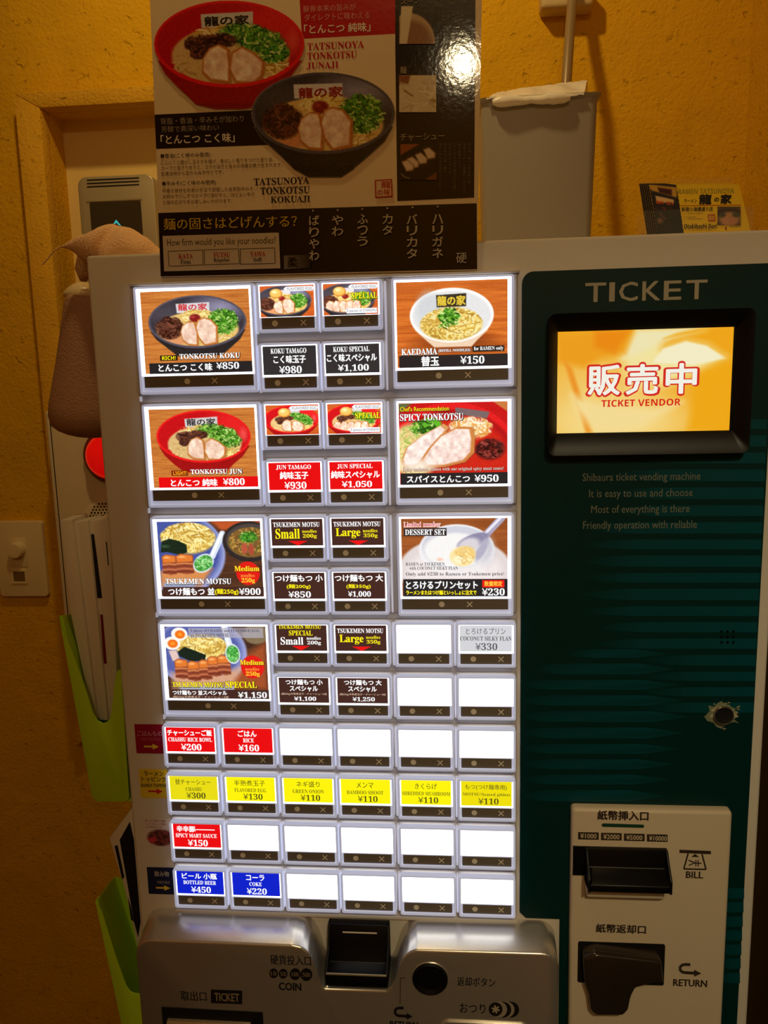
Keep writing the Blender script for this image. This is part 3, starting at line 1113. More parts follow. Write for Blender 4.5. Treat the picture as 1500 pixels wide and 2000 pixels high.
def motsu_price(a, b, c, special=None):
    def draw(f):
        f.rect(0, 0, 100, 50, BR)
        if special:
            f.text(a, 14, 3.5, 88, 14, W_, .03)
            f.text('スペシャル', 22, 16.5, 78, 27, W_, .03)
            f.text(special, 4, 30, 96, 35, (220, 186, 160))
            f.text(serif(c), 30, 37.5, 74, 47, W_, .01)
        else:
            f.text(a, 3, 4, 96, 17, W_, .03)
            f.text(b, 25, 22, 72, 31, YT, .02)
            f.text(serif(c), 28, 35.5, 72, 47.5, W_, .01)
    return draw


def photo_card(kind, special):
    def draw(f):
        p = small_pic(kind, special)
        mm = f.m
        f.m = lambda px, py: mm((px-1030)/3.7, (py-105)/4.3)
        f.picture(p)
        f.m = mm
        x0 = 44 if not special else 46
        f.poly([(x0, 5.5), (x0+5, 2), (98, 2), (100, 5), (98, 9.5), (x0+6, 9.5)], (244, 244, 246))
        f.text('FLAVORED EGG', x0+7, 3.3, 97, 8.2, (110, 110, 116))
        if special:
            f.text(serif('SPECIAL'), 52, 15, 99, 25, (250, 240, 20), .006, ((70, 70, 10), 1))
            f.poly([(40, 44), (43, 40), (98, 40), (98, 48), (43, 48)], (244, 244, 246))
            f.text('5 pieces of CHASHU', 43, 41.5, 97, 47, (110, 110, 116))
    return draw


def yellow(jp, en, pr, wj, we, bg=Y_):
    def draw(f):
        f.rect(0, 0, 100, 50, bg)
        f.text(jp, wj[0], 6, wj[1], 18, DK, .006)
        f.text(serif(en), we[0], 23, we[1], 31, (104, 100, 22), 0)
        f.text(serif(pr), 34, 34, 74, 46.5, DK, -.004)
    return draw


TY = '(麺%sg)半熟煮玉子・チャーシュー5枚'
# (half row, column): (draw, description)
SMALL = {
    (0, 2): (photo_card('koku', False), 'photo of black bowl ramen with flavored egg'),
    (0, 3): (photo_card('koku', True), 'photo of special black bowl ramen with five pork slices'),
    (1, 2): (koku_txt((46, 44, 46), 'KOKU TAMAGO', 'こく味玉子', '¥980', (20, 80), (30, 72)), 'black card, koku tamago 980 yen'),
    (1, 3): (koku_txt((46, 44, 46), 'KOKU SPECIAL', 'こく味スペシャル', '¥1,100', (3, 95), (23, 80)), 'black card, koku special 1,100 yen'),
    (2, 2): (photo_card('jun', False), 'photo of red bowl ramen with flavored egg'),
    (2, 3): (photo_card('jun', True), 'photo of special red bowl ramen with five pork slices'),
    (3, 2): (koku_txt(R_, 'JUN TAMAGO', '純味玉子', '¥930', (22, 76), (30, 72)), 'red card, jun tamago 930 yen'),
    (3, 3): (koku_txt(R_, 'JUN SPECIAL', '純味スペシャル', '¥1,050', (3, 95), (23, 80)), 'red card, jun special 1,050 yen'),
    (4, 2): (motsu_head('Small', '200g'), 'brown card, small tsukemen motsu with red triangle'),
    (4, 3): (motsu_head('Large', '350g'), 'brown card, large tsukemen motsu with red triangle, third row'),
    (5, 2): (motsu_price('つけ麺もつ 小', '(麺200g)', '¥850'), 'brown card, small tsukemen 850 yen'),
    (5, 3): (motsu_price('つけ麺もつ 大', '(麺350g)', '¥1,000'), 'brown card, large tsukemen 1,000 yen'),
    (6, 2): (motsu_head('Small', '200g', special=True), 'brown card, small tsukemen motsu special with red triangle'),
    (6, 3): (motsu_head('Large', '350g'), 'brown card, large tsukemen motsu with red triangle, fourth row'),
    (6, 5): (T3(GR_, 'とろけるプリン', 'COCONUT SILKY FLAN', '¥330', (86, 86, 90), (12, 88), (1, 99), (30, 72), .004), 'grey card, coconut silky flan 330 yen'),
    (7, 2): (motsu_price('つけ麺もつ 小', '', '¥1,100', TY % '200'), 'brown card, small tsukemen special 1,100 yen'),
    (7, 3): (motsu_price('つけ麺もつ 大', '', '¥1,250', TY % '350'), 'brown card, large tsukemen special 1,250 yen'),
    (8, 0): (T3(R_, 'チャーシューご飯', 'CHASHU RICE BOWL', '¥200', wa=(3, 95), wb=(4, 95)), 'red card, chashu rice bowl 200 yen'),
    (8, 1): (T3(R_, 'ごはん', 'RICE', '¥160', wa=(30, 68), wb=(40, 62)), 'red card, rice 160 yen'),
    (9, 0): (yellow('替チャーシュー', 'CHASHU', '¥300', (12, 86), (33, 68), (226, 214, 20)), 'yellow card, extra chashu 300 yen'),
    (9, 1): (yellow('半熟煮玉子', 'FLAVORED EGG', '¥130', (16, 80), (16, 82)), 'yellow card, flavored egg 130 yen'),
    (9, 2): (yellow('ネギ盛り', 'GREEN ONION', '¥110', (26, 74), (18, 82)), 'yellow card, green onion 110 yen'),
    (9, 3): (yellow('メンマ', 'BAMBOO SHOOT', '¥110', (32, 66), (12, 86)), 'yellow card, bamboo shoot 110 yen'),
    (9, 4): (yellow('きくらげ', 'SHREDDED MUSHROOM', '¥110', (28, 72), (2, 98)), 'yellow card, shredded mushroom 110 yen'),
    (9, 5): (yellow('もつ(つけ麺専用)', 'MOTSU/Seared giblets', '¥110', (8, 90), (3, 97), (232, 216, 6)), 'yellow card, seared giblets 110 yen'),
    (10, 0): (T3(R_, '辛辛豚―――', 'SPICY MART SAUCE', '¥150', wa=(8, 88), wb=(5, 92)), 'red card, spicy sauce 150 yen'),
    (11, 0): (T3(B_, 'ビール 小瓶', 'BOTTLED BEER', '¥450', wa=(12, 86), wb=(14, 84)), 'blue card, bottled beer 450 yen'),
    (11, 1): (T3(B_, 'コーラ', 'COKE', '¥220', wa=(30, 68), wb=(36, 62)), 'blue card, coke 220 yen'),
}


# ------------------------------------------------------------------ the room
def struct(name, mb, mats, smooth=35):
    o = mb.build(name, mats, None, smooth)
    o['kind'] = 'structure'
    return o


WY = 0.45           # back wall plane
NX0, NX1, NZ0, NZ1 = -0.2356, 0.16, 0.95, 1.8586
b = MB()
b.box(-1.7, NX0, WY, WY+.12, 0, 2.65)
b.box(NX1, 0.72, WY, WY+.12, 0, 2.65)
b.box(NX0, NX1, WY, WY+.12, NZ1, 2.65)
b.box(NX0, NX1, WY, WY+.12, 0, NZ0)
struct('wall_back', b, M['plaster'], 0)
struct('wall_right', MB().box(0.708, 0.80, -2.7, WY, 0, 2.65), M['plaster'], 0)
struct('wall_left', MB().box(-1.8, -1.7, -2.7, WY, 0, 2.65), M['plaster'], 0)
struct('wall_front', MB().box(-1.7, 0.708, -2.8, -2.7, 0, 2.65), M['plaster'], 0)
struct('floor', MB().box(-1.7, 0.708, -2.7, WY, -0.05, 0.0), M['floor'], 0)
struct('ceiling', MB().box(-1.8, 0.8, -2.8, WY+.12, 2.65, 2.75), M['ceiling'], 0)
struct('wall_niche', MB().box(NX0-.01, NX1+.01, WY+.040, WY+.06, NZ0-.01, NZ1+.01), M['niche'], 0)
b = MB()
b.prism([(-0.2707, 0.93), (-0.2356, 0.95), (-0.2356, 1.8586), (-0.2707, 1.879)], 0.424, 0.4505, bev=.002)
b.prism([(-0.2707, 1.879), (-0.2356, 1.8586), (0.16, 1.8586), (0.195, 1.879)], 0.424, 0.4505, bev=.002)
b.prism([(0.16, 0.95), (0.195, 0.93), (0.195, 1.879), (0.16, 1.8586)], 0.424, 0.4505, bev=.002)
struct('trim_1', b, M['frame_plaster'])
struct('gap_shade_board', MB().box(0.690, 0.708, -0.9, WY, 0, 1.40, bev=.002), M['gap_shade'])  # added board; its dark colour paints the shade in the gap beside the machine

# ------------------------------------------------------------------ ticket machine
XC = [0.0402, 0.0963, 0.1522, 0.2073, 0.2647, 0.3212, 0.3775]
ZR = [1.5721, 1.4702, 1.3682, 1.2686, 1.167, 1.117, 1.067, 1.0166, 0.9665]
ZH = []
for k in range(4):
    ZH += [ZR[k], (ZR[k]+ZR[k+1])/2]
ZH += ZR[4:]

machine = empty('ticket_vending_machine', (0.30, 0.18, 0.0), 'cream and dark teal meal ticket vending machine with lit picture buttons and a screen', 'vending machine')

b = MB()
b.box(0.0, 0.60, 0.0, 0.325, 0.0, 1.6, bev=.003, seg=3)
b.box(0.0385, 0.3790, -0.0046, 0.002, 1.5722, 1.5746, bev=.0008)
b.box(0.0385, 0.3790, -0.0040, 0.002, 0.9625, 0.9662, bev=.0008)
b.build('cabinet', M['cabinet'], machine)

# the stepped panel that carries the buttons
GAP = 0.0066
cells = []          # (x0, x1, z0, z1, kind, key)
for k, (lk, rk) in enumerate((('koku', 'kaedama'), ('jun', 'spicy'), ('tsuke', 'dessert'), ('tsukesp', None))):
    cells.append((XC[0], XC[2], ZR[k+1], ZR[k], 'left', lk))
    if rk: cells.append((XC[4], XC[6], ZR[k+1], ZR[k], 'right', rk))
    for h in (2*k, 2*k+1):
        for c in ((2, 3) if rk else (2, 3, 4, 5)):
            cells.append((XC[c], XC[c+1], ZH[h+1], ZH[h], 'small', (h, c)))
for h in range(8, 12):
    for c in range(6):
        cells.append((XC[c], XC[c+1], ZH[h+1], ZH[h], 'small', (h, c)))
b = MB()
b.box(XC[0], XC[6], -0.0006, 0.004, ZR[8]+.001, ZR[0]-.0002, m=0)
for x0, x1, z0, z1, kd, key in cells:
    b.prism([(0.0, z1-.0004), (-.0016, z1-.0004), (-.0044, z0+GAP), (0.0, z0+GAP)], x0+.0006, x1-.0006, axis='x', bev=.0006, seg=1)
    if x0 > XC[0]+.01:
        b.box(x0-.0008, x0+.0008, -0.0050, 0, z0+GAP, z1-.003, bev=.0003, seg=1, m=1)
    else:
        b.box(x0+.0004, x0+.0018, -0.003, 0, z0+.0012, z0+GAP-.0008, m=1)
b.build('button_panel', [M['panel'], M['rib']], machine)

YB = -0.0040        # back of the button covers
YF = -0.0105        # front rim of the covers


def cover_mesh(w, h, x0, x1, zt, zb, zmid):
    b = MB()
    b.frame(rrect(x0, x1, -zb, -zt, .0022), rrect(x0+.0020, x1-.0020, -zb+.0024, -zt-.0016, .0008), YF, YB, m=0, bev=.0005)
    b.box(x0+.0015, x1-.0015, YF+.0026, YB, -zmid, -zt-.001, m=1)
    b.box(x0+.0015, x1-.0015, YF+.0022, YB, -zb+.002, -zmid, m=0)
    return b.mesh([M['cover'], M['backlight']])


GRID = {      # cover x0,x1,top,bottom; card x0,x1,top,bottom; strip x0,x1,top,bottom  (metres inside the cell)
    'small': ((.0013, .0549, .0018, .0436), (.0043, .0514, .0044, .0290), (.0048, .0512, .0312, .0408)),
    'left': ((.0046, .1108, .0016, .0945), (.0100, .1066, .0058, .0766), (.0086, .1072, .0788, .0885)),
    'right': ((.0058, .1090, .0016, .0945), (.0096, .1040, .0052, .0768), (.0092, .1044, .0792, .0888)),
}
cov, stp = {}, {}


def strip_mesh(kind):
    x0, x1, zt, zb = GRID[kind][2]
    hh = zb-zt
    f = Flat(lambda px, py: (px, -py), YF+.0016, eps=.0001)
    f.rect(x0, zt, x1, zb, (116, 108, 98))
    cx = (.0165, .0415) if kind == 'small' else ((.0475, .0722) if kind == 'left' else (.0450, .0700))
    zc = (zt+zb)/2
    f.disc(cx[0], zc, .0026, .0026, (236, 232, 222))
    for sg in (1, -1):
        f.line([(cx[1]-.0024, zc-sg*.0024), (cx[1]+.0024, zc+sg*.0024)], .0009, (244, 240, 230))
    me_o = f.build('t', M['print'], None)
    me = me_o.data
    me.transform(Matrix.Translation(me_o.location))
    bpy.data.objects.remove(me_o)
    return me


for kd in GRID:
    c, k, s_ = GRID[kd]
    cov[kd] = cover_mesh(0, 0, c[0], c[1], c[2], c[3], s_[2]-.0003)
    stp[kd] = strip_mesh(kd)

COLN = ['first', 'second', 'third', 'fourth', 'fifth', 'sixth']
ROWN = {6: 'fourth row, upper half', 7: 'fourth row, lower half', 8: 'rice row', 9: 'topping row', 10: 'spicy sauce row', 11: 'drinks row'}
for x0, x1, z0, z1, kd, key in cells:
    o = link('ticket_button', cov[kd], machine, (x0, 0, z1))
    s_ = link('indicator_strip', stp[kd], o, (x0, 0, z1))
    draw = None
    if kd == 'small':
        if key in SMALL:
            draw, desc = SMALL[key]
            ext = (0, 0, 100, 50)
        else:
            desc = 'blank white card, %s column, %s' % (COLN[key[1]], ROWN[key[0]])
    else:
        draw, ext, desc = BIG[key]
    o['label'] = 'lit ticket button with '+desc
    if draw:
        cx0, cx1, ct, cb = GRID[kd][1]
        if desc.startswith('photo'): cb += .0016
        ax = (cx1-cx0)/(ext[2]-ext[0])
        az = (cb-ct)/(ext[3]-ext[1])
        f = Flat(lambda px, py, ax=ax, az=az, ext=ext, x0=x0, z1=z1, cx0=cx0, ct=ct: (x0+cx0+(px-ext[0])*ax, z1-ct-(py-ext[1])*az), YF+.0020, eps=.00008)
        draw(f)
        cd = f.build('menu_card', M['print_lit'], o)
        cd['label'] = desc

# category stickers beside the lower rows
ST = [(.0104, .0392, 1.1316, 1.1618, (150, 8, 44)), (.0112, .0398, 1.0847, 1.1153, (222, 190, 40)),
      (.0118, .0398, 1.0332, 1.0634, (214, 196, 180)), (.0114, .0400, .9804, 1.0100, (22, 28, 62))]
for i, (x0, x1, z0, z1, bg) in enumerate(ST):
    f = Flat(lambda px, py, x0=x0, x1=x1, z0=z0, z1=z1: (x0+px*(x1-x0)/100, z1-py*(z1-z0)/100), -0.0006, eps=.00006)
    f.rect(0, 0, 100, 100, bg)
    if i == 0:
        f.text('ごはんもの', 8, 22, 94, 40, (206, 140, 150), .01)
        f.text(serif('SIDE DISHES'), 20, 46, 88, 56, (180, 80, 100))
    if i == 1:
        f.text('ラーメン', 18, 8, 86, 24, (50, 40, 20), .02)
        f.text('トッピング', 8, 26, 96, 43, (50, 40, 20), .02)
        f.text(serif('RAMEN TOPPING'), 4, 50, 98, 62, (60, 50, 20), .01)
    if i == 3:
        f.text('飲み物', 26, 14, 78, 34, (190, 180, 165), .01)
        f.text(serif('DRINKS'), 34, 50, 78, 60, (150, 140, 130))
    if i == 2:
        p = Pic(0, 0, 100, 100, 60, 60, bg, 5)
        p.ell(58, 70, 46, 28, (96, 40, 36), 10)
        p.strands(58, 70, 44, 26, 60, [(80, 34, 30), (120, 56, 48), (60, 26, 26), (150, 70, 60)], 5, 22, 1.5)
        p.poly([(8, 74), (40, 66), (44, 82), (24, 92)], (196, 60, 66), 4)
        f.picture(p)
        for q, (a, t_) in enumerate(((80, '豚ミンチに唐辛子と特製'), (82, 'スパイスをじっくり煮込'), (66, 'んだ辛味肉みそです'))):
            f.text(t_, 6, 6+q*11, a, 14+q*11, (140, 70, 70), .01)
    else:
        ac = ((226, 190, 50), (190, 30, 40), None, (226, 196, 60))[i]
        f.rect(28, 73, 60, 79, ac)
        f.poly([(58, 66), (80, 76), (58, 86)], ac)
    st = f.build('category_sticker', M['print'], machine)
    st['label'] = ('dark red side dish sticker with yellow arrow', 'yellow ramen topping sticker with red arrow', 'pale sticker with spicy meat picture', 'navy drinks sticker with yellow arrow')[i]

# ---- teal panel with printed waves
YP = -0.0022
mp = lambda y: (lambda px, py: unproject(px, py, y))
f = Flat(mp(YP), YP, eps=.00003)
TB, TS = (0, 44, 44), (0, 70, 80)
outl = [(0.4192, 0.40), (0.5895, 0.40), (0.5895, 1.5729)] + [(0.3905-.0095*math.sin(a), 1.5634+.0095*math.cos(a)) for a in [math.pi/2*k/6 for k in range(7)]] + [(0.381+.006*(1-math.cos(a)), 0.974-.006*math.sin(a)) for a in [math.pi/2*k/5 for k in range(6)]] + [(0.4192, 0.968)]
loc = f.m
f.m = lambda a, c: (np.asarray(a, float), np.asarray(c, float))
# the L-shaped sheet is split so every face is convex enough to fill
f.poly([(0.3905, 1.5729), (0.381, 1.5634), (0.381, 0.974), (0.387, 0.968), (0.4192, 0.968), (0.4192, 0.40), (0.5895, 0.40), (0.5895, 1.5729)], TB)
f.poly([(0.3905-.0095*math.sin(a), 1.5634+.0095*math.cos(a)) for a in [math.pi/2*k/6 for k in range(7)]] + [(0.3905, 1.5634)], TB)
f.m = loc


def band(xs, xt, xe, ya, yb, tip_r=0):
    """printed wave: fades in from the left tip; optional taper at the right end"""
    ym = (ya+yb)/2
    mid = xs+(xt-xs)*.5
    pts = [(xs, ym), (mid, ya+2), (xt, ya), (xe-tip_r, ya), (xe, ym if tip_r else ya), (xe, yb) if not tip_r else (xe, ym+1), (xe-tip_r, yb), (xt, yb), (mid, yb-2)]
    c0 = np.array(TB, float)
    c1 = np.array(TS, float)
    k = [0, .35, .8, 1, 1 if not tip_r else .4, 1 if not tip_r else .4, 1, .8, .35]
    f.poly(pts, [c0+(c1-c0)*q for q in k], lift=False)


f.k += 1
rl = [812, 843, 877, 910, 945, 980, 1013, 1047, 1078, 1112, 1143, 1177, 1208, 1240, 1272, 1305, 1335, 1365, 1397]
for a, c in zip(rl, rl[1:]):
    xs = 1330 if a < 840 else 1250 if a < 875 else 1225 if a < 900 else 1180 if a < 1000 else 1125 if a < 1200 else 1150 if a < 1270 else 1240
    xe = 1494-(a-900)*.0475
    band(xs, xs+110, xe, a+7, c-5)
ll = [1262, 1290, 1322, 1352, 1383, 1415, 1447, 1477, 1507, 1537, 1570]
for i, (a, c) in enumerate(zip(ll, ll[1:])):
    xs = 1100 if i == 0 else 1040 if i == 1 else 1015
    band(xs, xs+60, 1345-abs(i-4)*9, a+6, c-5, 70)
for a in (1735, 1762, 1790, 1817, 1845, 1872, 1900):
    band(1395, 1425, 1453.5-(a-1735)*.05, a, a+20)
f.k += 2
LT = (176, 170, 150)
for ch_, a, c in (('T', 1143.5, 1183), ('I', 1190.5, 1200), ('C', 1209.5, 1245), ('K', 1255, 1289), ('E', 1297, 1330), ('T', 1340.5, 1380.5)):
    q = (a+c)/2-1143
    f.text(ch_, a, 553.5-q*.0285, c, 590-q*.0285, LT, .018)
for t_, a, c, yc in (('Shibaura ticket vending machine', 1137, 1367, 933), ('It is easy to use and choose', 1150, 1352, 965), ('Most of everything is there', 1154, 1346, 996), ('Friendly operation with reliable', 1138, 1360, 1027)):
    f.text(t_, a, yc-10, c, yc+10, (120, 124, 108), -.004)
for i in range(3):
    for j in range(3):
        f.disc(1409+j*11.5, 1233+i*10.5, 2.6, 2.6, (4, 6, 6), 12)
rr = random.Random(4)
for sc, cl in ((1.0, (120, 128, 104)), (.72, (178, 172, 142))):      # chipped paint round the lock
    f.poly([(1413+sc*(30+rr.uniform(-9, 12))*math.cos(a), 1395+sc*(20+rr.uniform(-6, 9))*math.sin(a)) for a in [2*math.pi*k/26 for k in range(26)]], cl)
for _ in range(16):
    a = rr.uniform(0, 6.28)
    q = rr.uniform(24, 38)
    f.disc(1413+q*math.cos(a), 1395+q*.75*math.sin(a), rr.uniform(1, 3), rr.uniform(.8, 2), (150, 150, 122), 8)
f.build('teal_panel', M['teal_print'], machine, back=([(0.381, 0.974), (0.3875, 0.968), (0.4192, 0.968), (0.4192, 0.40), (0.5895, 0.40), (0.5895, 1.5729), (0.3905, 1.5729), (0.381, 1.5634)], .0022), extra=TB)

lx, lz = U(1413, 1397, -.004)
b = MB()
b.lathe([(.0090, 0), (.0090, .0030), (.0086, .0036), (.0080, .0036), (.0078, .0020)], (lx, -.0024, lz), m=0)
b.lathe([(.0079, 0), (.0079, .0026), (.0040, .0022)], (lx, -.0024, lz), m=1)
b.build('lock', [M['chrome'], M['black_dull']], machine)

# ---- display
b = MB()
b.frame(rrect(.4022, .5697, 1.4176, 1.5368, .0065), rrect(.4104, .5580, 1.4355, 1.5230, .0012), -.0150, -.0015, yi0=-.0066, bev=.0016)
b.box(.4085, .5600, -.0048, -.0015, 1.434, 1.525)
disp = b.build('display_bezel', M['black'], machine)
e7 = (265, 424, 1280, 1036)
sx = (.5556-.4109)/(e7[2]-e7[0])
sz = (1.5222-1.4362)/(e7[3]-e7[1])
f = Flat(lambda px, py: (.4109+(px-e7[0])*sx, 1.5222-(py-e7[1])*sz), -.0052, eps=.00005)
p = Pic(e7[0], e7[1], e7[2], e7[3], 256, 154, (242, 166, 24), 11)
p.ell(520, 900, 420, 330, (246, 206, 112), 380)
p.ell(640, 980, 330, 120, (250, 222, 140), 180)
p.poly([(640, 600), (720, 430), (1110, 424), (870, 490), (880, 540), (1010, 500), (1130, 530), (1245, 608), (1080, 690), (880, 760), (700, 760)], (246, 230, 160), 90)
p.poly([(730, 424), (1110, 424), (930, 470), (760, 560), (650, 590)], (242, 232, 180), 50)
p.poly([(880, 540), (1010, 500), (1130, 530), (1245, 608), (1060, 640), (820, 620)], (248, 240, 200), 14)
p.poly([(265, 440), (700, 424), (660, 560), (520, 590), (420, 640), (265, 600)], (240, 160, 30), 50)
p.poly([(480, 424), (690, 424), (600, 560), (480, 520)], (238, 140, 18), 40)
p.poly([(300, 590), (350, 640), (480, 1036), (440, 1036)], (240, 150, 40), 24)
p.poly([(350, 800), (500, 860), (820, 900), (1000, 860), (760, 1010), (500, 1036), (380, 900)], (248, 222, 150), 60)
p.poly([(1080, 690), (1280, 600), (1280, 1036), (1040, 1036)], (243, 170, 20), 60)
p.poly([(880, 480), (1200, 430), (1100, 424), (960, 450)], (244, 176, 40), 20)
f.picture(p)
RD = (214, 40, 32)
for ch, a, c in (('販', 450, 630), ('売', 674, 852), ('中', 905, 1075)):
    f.text(ch, a, 632, c, 806, (246, 244, 232), .028, None, (RD, 7, .035))
f.text(sansb('TICKET VENDOR'), 527, 838, 991, 880, (214, 30, 26), .002)
f.build('screen', M['print_screen'], disp)

# ---- bank note unit
YU = -0.0125
b = MB()
b.box(.4278, .5722, YU, 0.001, .42, 1.0890, bev=.0035, seg=3)
bill = b.build('bill_unit', M['bill'], machine)
f = Flat(mp(YU-.0002), YU-.0002, eps=.00003)
INK = (58, 46, 38)
f.text('紙幣挿入口', 1167, 1584, 1266, 1602, INK, .035)
f.build('inlet_lettering', M['print'], bill)
f = Flat(mp(YU-.0002), YU-.0002, eps=.00003)
f.poly([(1178, 1608), (1256, 1610.5), (1258, 1612), (1258, 1615), (1256, 1617), (1178, 1615), (1175, 1613), (1175, 1610)], (24, 66, 48))
f.build('indicator_slot', M['print'], bill)
f = Flat(mp(YU-.0002), YU-.0002, eps=.00003)
for i, t_ in enumerate(('¥1000', '¥2000', '¥5000', '¥10000')):
    x0 = 1129+i*44.8
    f.rect(x0, 1625+i*1.4, x0+40.5, 1639.5+i*1.4, INK, .02)
    f.text(t_, x0+4.5, 1628+i*1.5, x0+(36 if i < 3 else 39), 1637.5+i*1.5, (220, 204, 172), .012)
    f.build('denomination_label', M['print'], bill)
    f = Flat(mp(YU-.0002), YU-.0002, eps=.00003)
f.poly([(1327, 1659.5), (1388.5, 1662), (1388.5, 1668.5), (1327, 1666)], INK)
f.line([(1344, 1667), (1335.5, 1697), (1379, 1698), (1371, 1668)], 3.0, INK)
f.poly([(1357.5, 1667.5), (1366, 1674), (1350, 1673.5)], INK)
f.line([(1345, 1680), (1357, 1685), (1345, 1690)], 2.2, INK)
f.line([(1357, 1685), (1370, 1686)], 2.2, INK)
f.line([(1359, 1679), (1359, 1692)], 1.8, INK)
f.line([(1363.5, 1679), (1363.5, 1692)], 1.8, INK)
f.text('BILL', 1340, 1702, 1373, 1714.5, INK, .03)
f.build('bill_symbol', M['print'], bill)
f = Flat(mp(YU-.0002), YU-.0002, eps=.00003)
f.text('紙幣返却口', 1164, 1806, 1261, 1822.5, INK, .035)
f.build('return_lettering', M['print'], bill)
f = Flat(mp(YU-.0002), YU-.0002, eps=.00003)


def uturn(f, x0, y0, x1, y1, col):
    h, w = y1-y0, x1-x0
    pts = [(x0+w*.52, y0+h*.12), (x0+w*.28, y0+h*.1)]
    for k in range(9):
        a = math.pi/2+math.pi*k/8
        pts.append((x0+w*.28+w*.22*math.cos(a), y0+h*.4-h*.30*math.sin(a)))
    pts += [(x0+w*.30, y0+h*.70), (x0+w*.75, y0+h*.74)]
    f.line(pts, h*.22, col)
    f.poly([(x0+w*.68, y0+h*.48), (x1, y0+h*.76), (x0+w*.68, y1)], col)


uturn(f, 1325, 1881, 1370, 1907, INK)
f.text('RETURN', 1315, 1913, 1380.5, 1926, INK, .03)
f.build('return_symbol', M['print'], bill)

xa, za = U(1146, 1742, -.036)
xb, zb = U(1313, 1746, -.036)
zt = U(1210, 1654, YU)[1]
b = MB()
xl, xr = U(1145, 1700, YU-.01)[0], xb
b.prism([(YU+.002, zt), (YU-.004, zt), (YU-.005, zt-.018), (-.030, za+.009), (-.036, za+.007), (-.036, za), (YU+.002, za-.004)], xl, xr, axis='x', bev=.0012)
for q in (xl, xr-.0022):
    b.prism([(YU+.002, zt), (YU-.006, zt), (-.026, za+.022), (-.0365, za+.012), (-.0365, za-.0005), (YU+.002, za-.0045)], q, q+.0022, axis='x', bev=.0006)
b.box(U(1119, 1680, YU)[0], xl+.004, YU-.0012, YU+.002, U(1125, 1708, YU)[1], zt)
b.build('bill_inlet', M['black'], bill)
b = MB()
b.box(xl+.001, xr-.003, YU-.010, YU+.002, za-.0150, za-.0045, bev=.0015)
b.build('inlet_step', M['bill'], bill)
b = MB()
x0, z1 = U(1129, 1838, YU)
x1, z0 = U(1296, 1924, YU)
b.prism(rrect(x0, x1, z0, z1, .002), YU-.0008, YU+.002)
b.build('return_slot', M['black_dull'], bill)
ypt = -.026
pl = [U(*q, ypt) for q in ((1140, 1873), (1165, 1866), (1292, 1880), (1297, 1922), (1262, 1926), (1242, 1932), (1233, 1950), (1228, 1975), (1218, 1986), (1164, 1986), (1154, 1976), (1150, 1945), (1142, 1922))]
b = MB()
b.prism(pl, ypt, YU, bev=.003, seg=3, pts2=[(x, z+.004) for x, z in pl])
b.build('return_flap', M['smoke'], bill)

# ---- coin and ticket unit
YC = -0.034


zt_c = U(400, 1840, YC)[1]
xl_c, xr_c = U(267, 1885, YC)[0], U(1092, 1890, YC)[0]
NOTCH = [U(a_, c_, YC) for a_, c_ in ((812, 1856), (797, 1862), (786, 1872), (779, 1886), (774, 1902), (769, 1917), (763, 1930), (755, 1936.5),
                                      (634, 1932.5), (628, 1926), (624, 1914), (619, 1896), (612, 1877), (602, 1861), (588, 1851), (570, 1847))]


def coin_outline(top, rise):
    o = [(xl_c, .42), (xr_c, .42), (xr_c, top-.016)]
    o += [(xr_c-.016+.016*math.cos(a), top-.016+.016*math.sin(a)) for a in [math.pi/2*k/6 for k in range(1, 7)]]
    o += [(x, min(z, zt_c)+rise) for x, z in NOTCH]
    o += [(xl_c+.016-.016*math.sin(a), top-.016+.016*math.cos(a)) for a in [math.pi/2*k/6 for k in range(7)]]
    return o


b = MB()
b.prism(coin_outline(zt_c, 0), YC, 0.001, bev=.0024, seg=3, pts2=coin_outline(.9655, .9655-zt_c))
coin = b.build('coin_unit', M['coin'], machine, smooth=40)
f = Flat(mp(YC-.0003), YC-.0003, eps=.00003)
INK2 = (24, 19, 15)
f.text('硬貨投入口', 528, 1866, 607, 1885, INK2, .01)
for cx, r_, t_ in ((534.5, 8.5, '10'), (553, 8.5, '50'), (576.5, 10.5, '100'), (598.5, 11.5, '500')):
    f.disc(cx, 1901+(cx-534)*.035, r_, r_+1, INK2)
    f.text(t_, cx-r_*.62, 1897+(cx-534)*.035, cx+r_*.62, 1905.5+(cx-534)*.035, (140, 126, 102), .01)
f.text('COIN', 545, 1919.5, 588, 1934, INK2, .03)
f.build('coin_lettering', M['print'], coin)
f = Flat(mp(YC-.0003), YC-.0003, eps=.00003)
f.text('取出口', 353, 1936, 403, 1955, INK2, .01)
f.rect(412, 1932.5, 473, 1959, INK2, .04)
f.text('TICKET', 419, 1940, 467, 1955.5, (150, 136, 108), .02)
f.build('ticket_lettering', M['print'], coin)
f = Flat(mp(YC-.0003), YC-.0003, eps=.00003)
f.text('返却ボタン', 893, 1909, 967, 1927, INK2, .01)
f.build('return_button_lettering', M['print'], coin)
f = Flat(mp(YC-.0003), YC-.0003, eps=.00003)
f.line([(792, 1910.5), (782, 1910), (781.5, 1961)], 1.6, (86, 44, 40))
f.build('guide_line', M['print'], coin)
f = Flat(mp(YC-.0003), YC-.0003, eps=.00003)
uturn(f, 769, 1966, 806, 1991, INK2)
f.text('RETURN', 762, 1995, 816, 2007, INK2, .03)
f.build('return_symbol', M['print'], coin)
f = Flat(mp(YC-.0003), YC-.0003, eps=.00003)
f.text('おつり', 898, 1960, 948, 1979, INK2, .01)
f.disc(998, 1972, 16, 15.5, INK2)
f.disc(989, 1972, 16, 15.5, (150, 140, 124))
f.disc(983, 1972, 15.5, 15.5, INK2)
f.disc(975, 1971.5, 15.5, 15.5, (150, 140, 124))
f.disc(968, 1971, 13.5, 13.5, INK2)
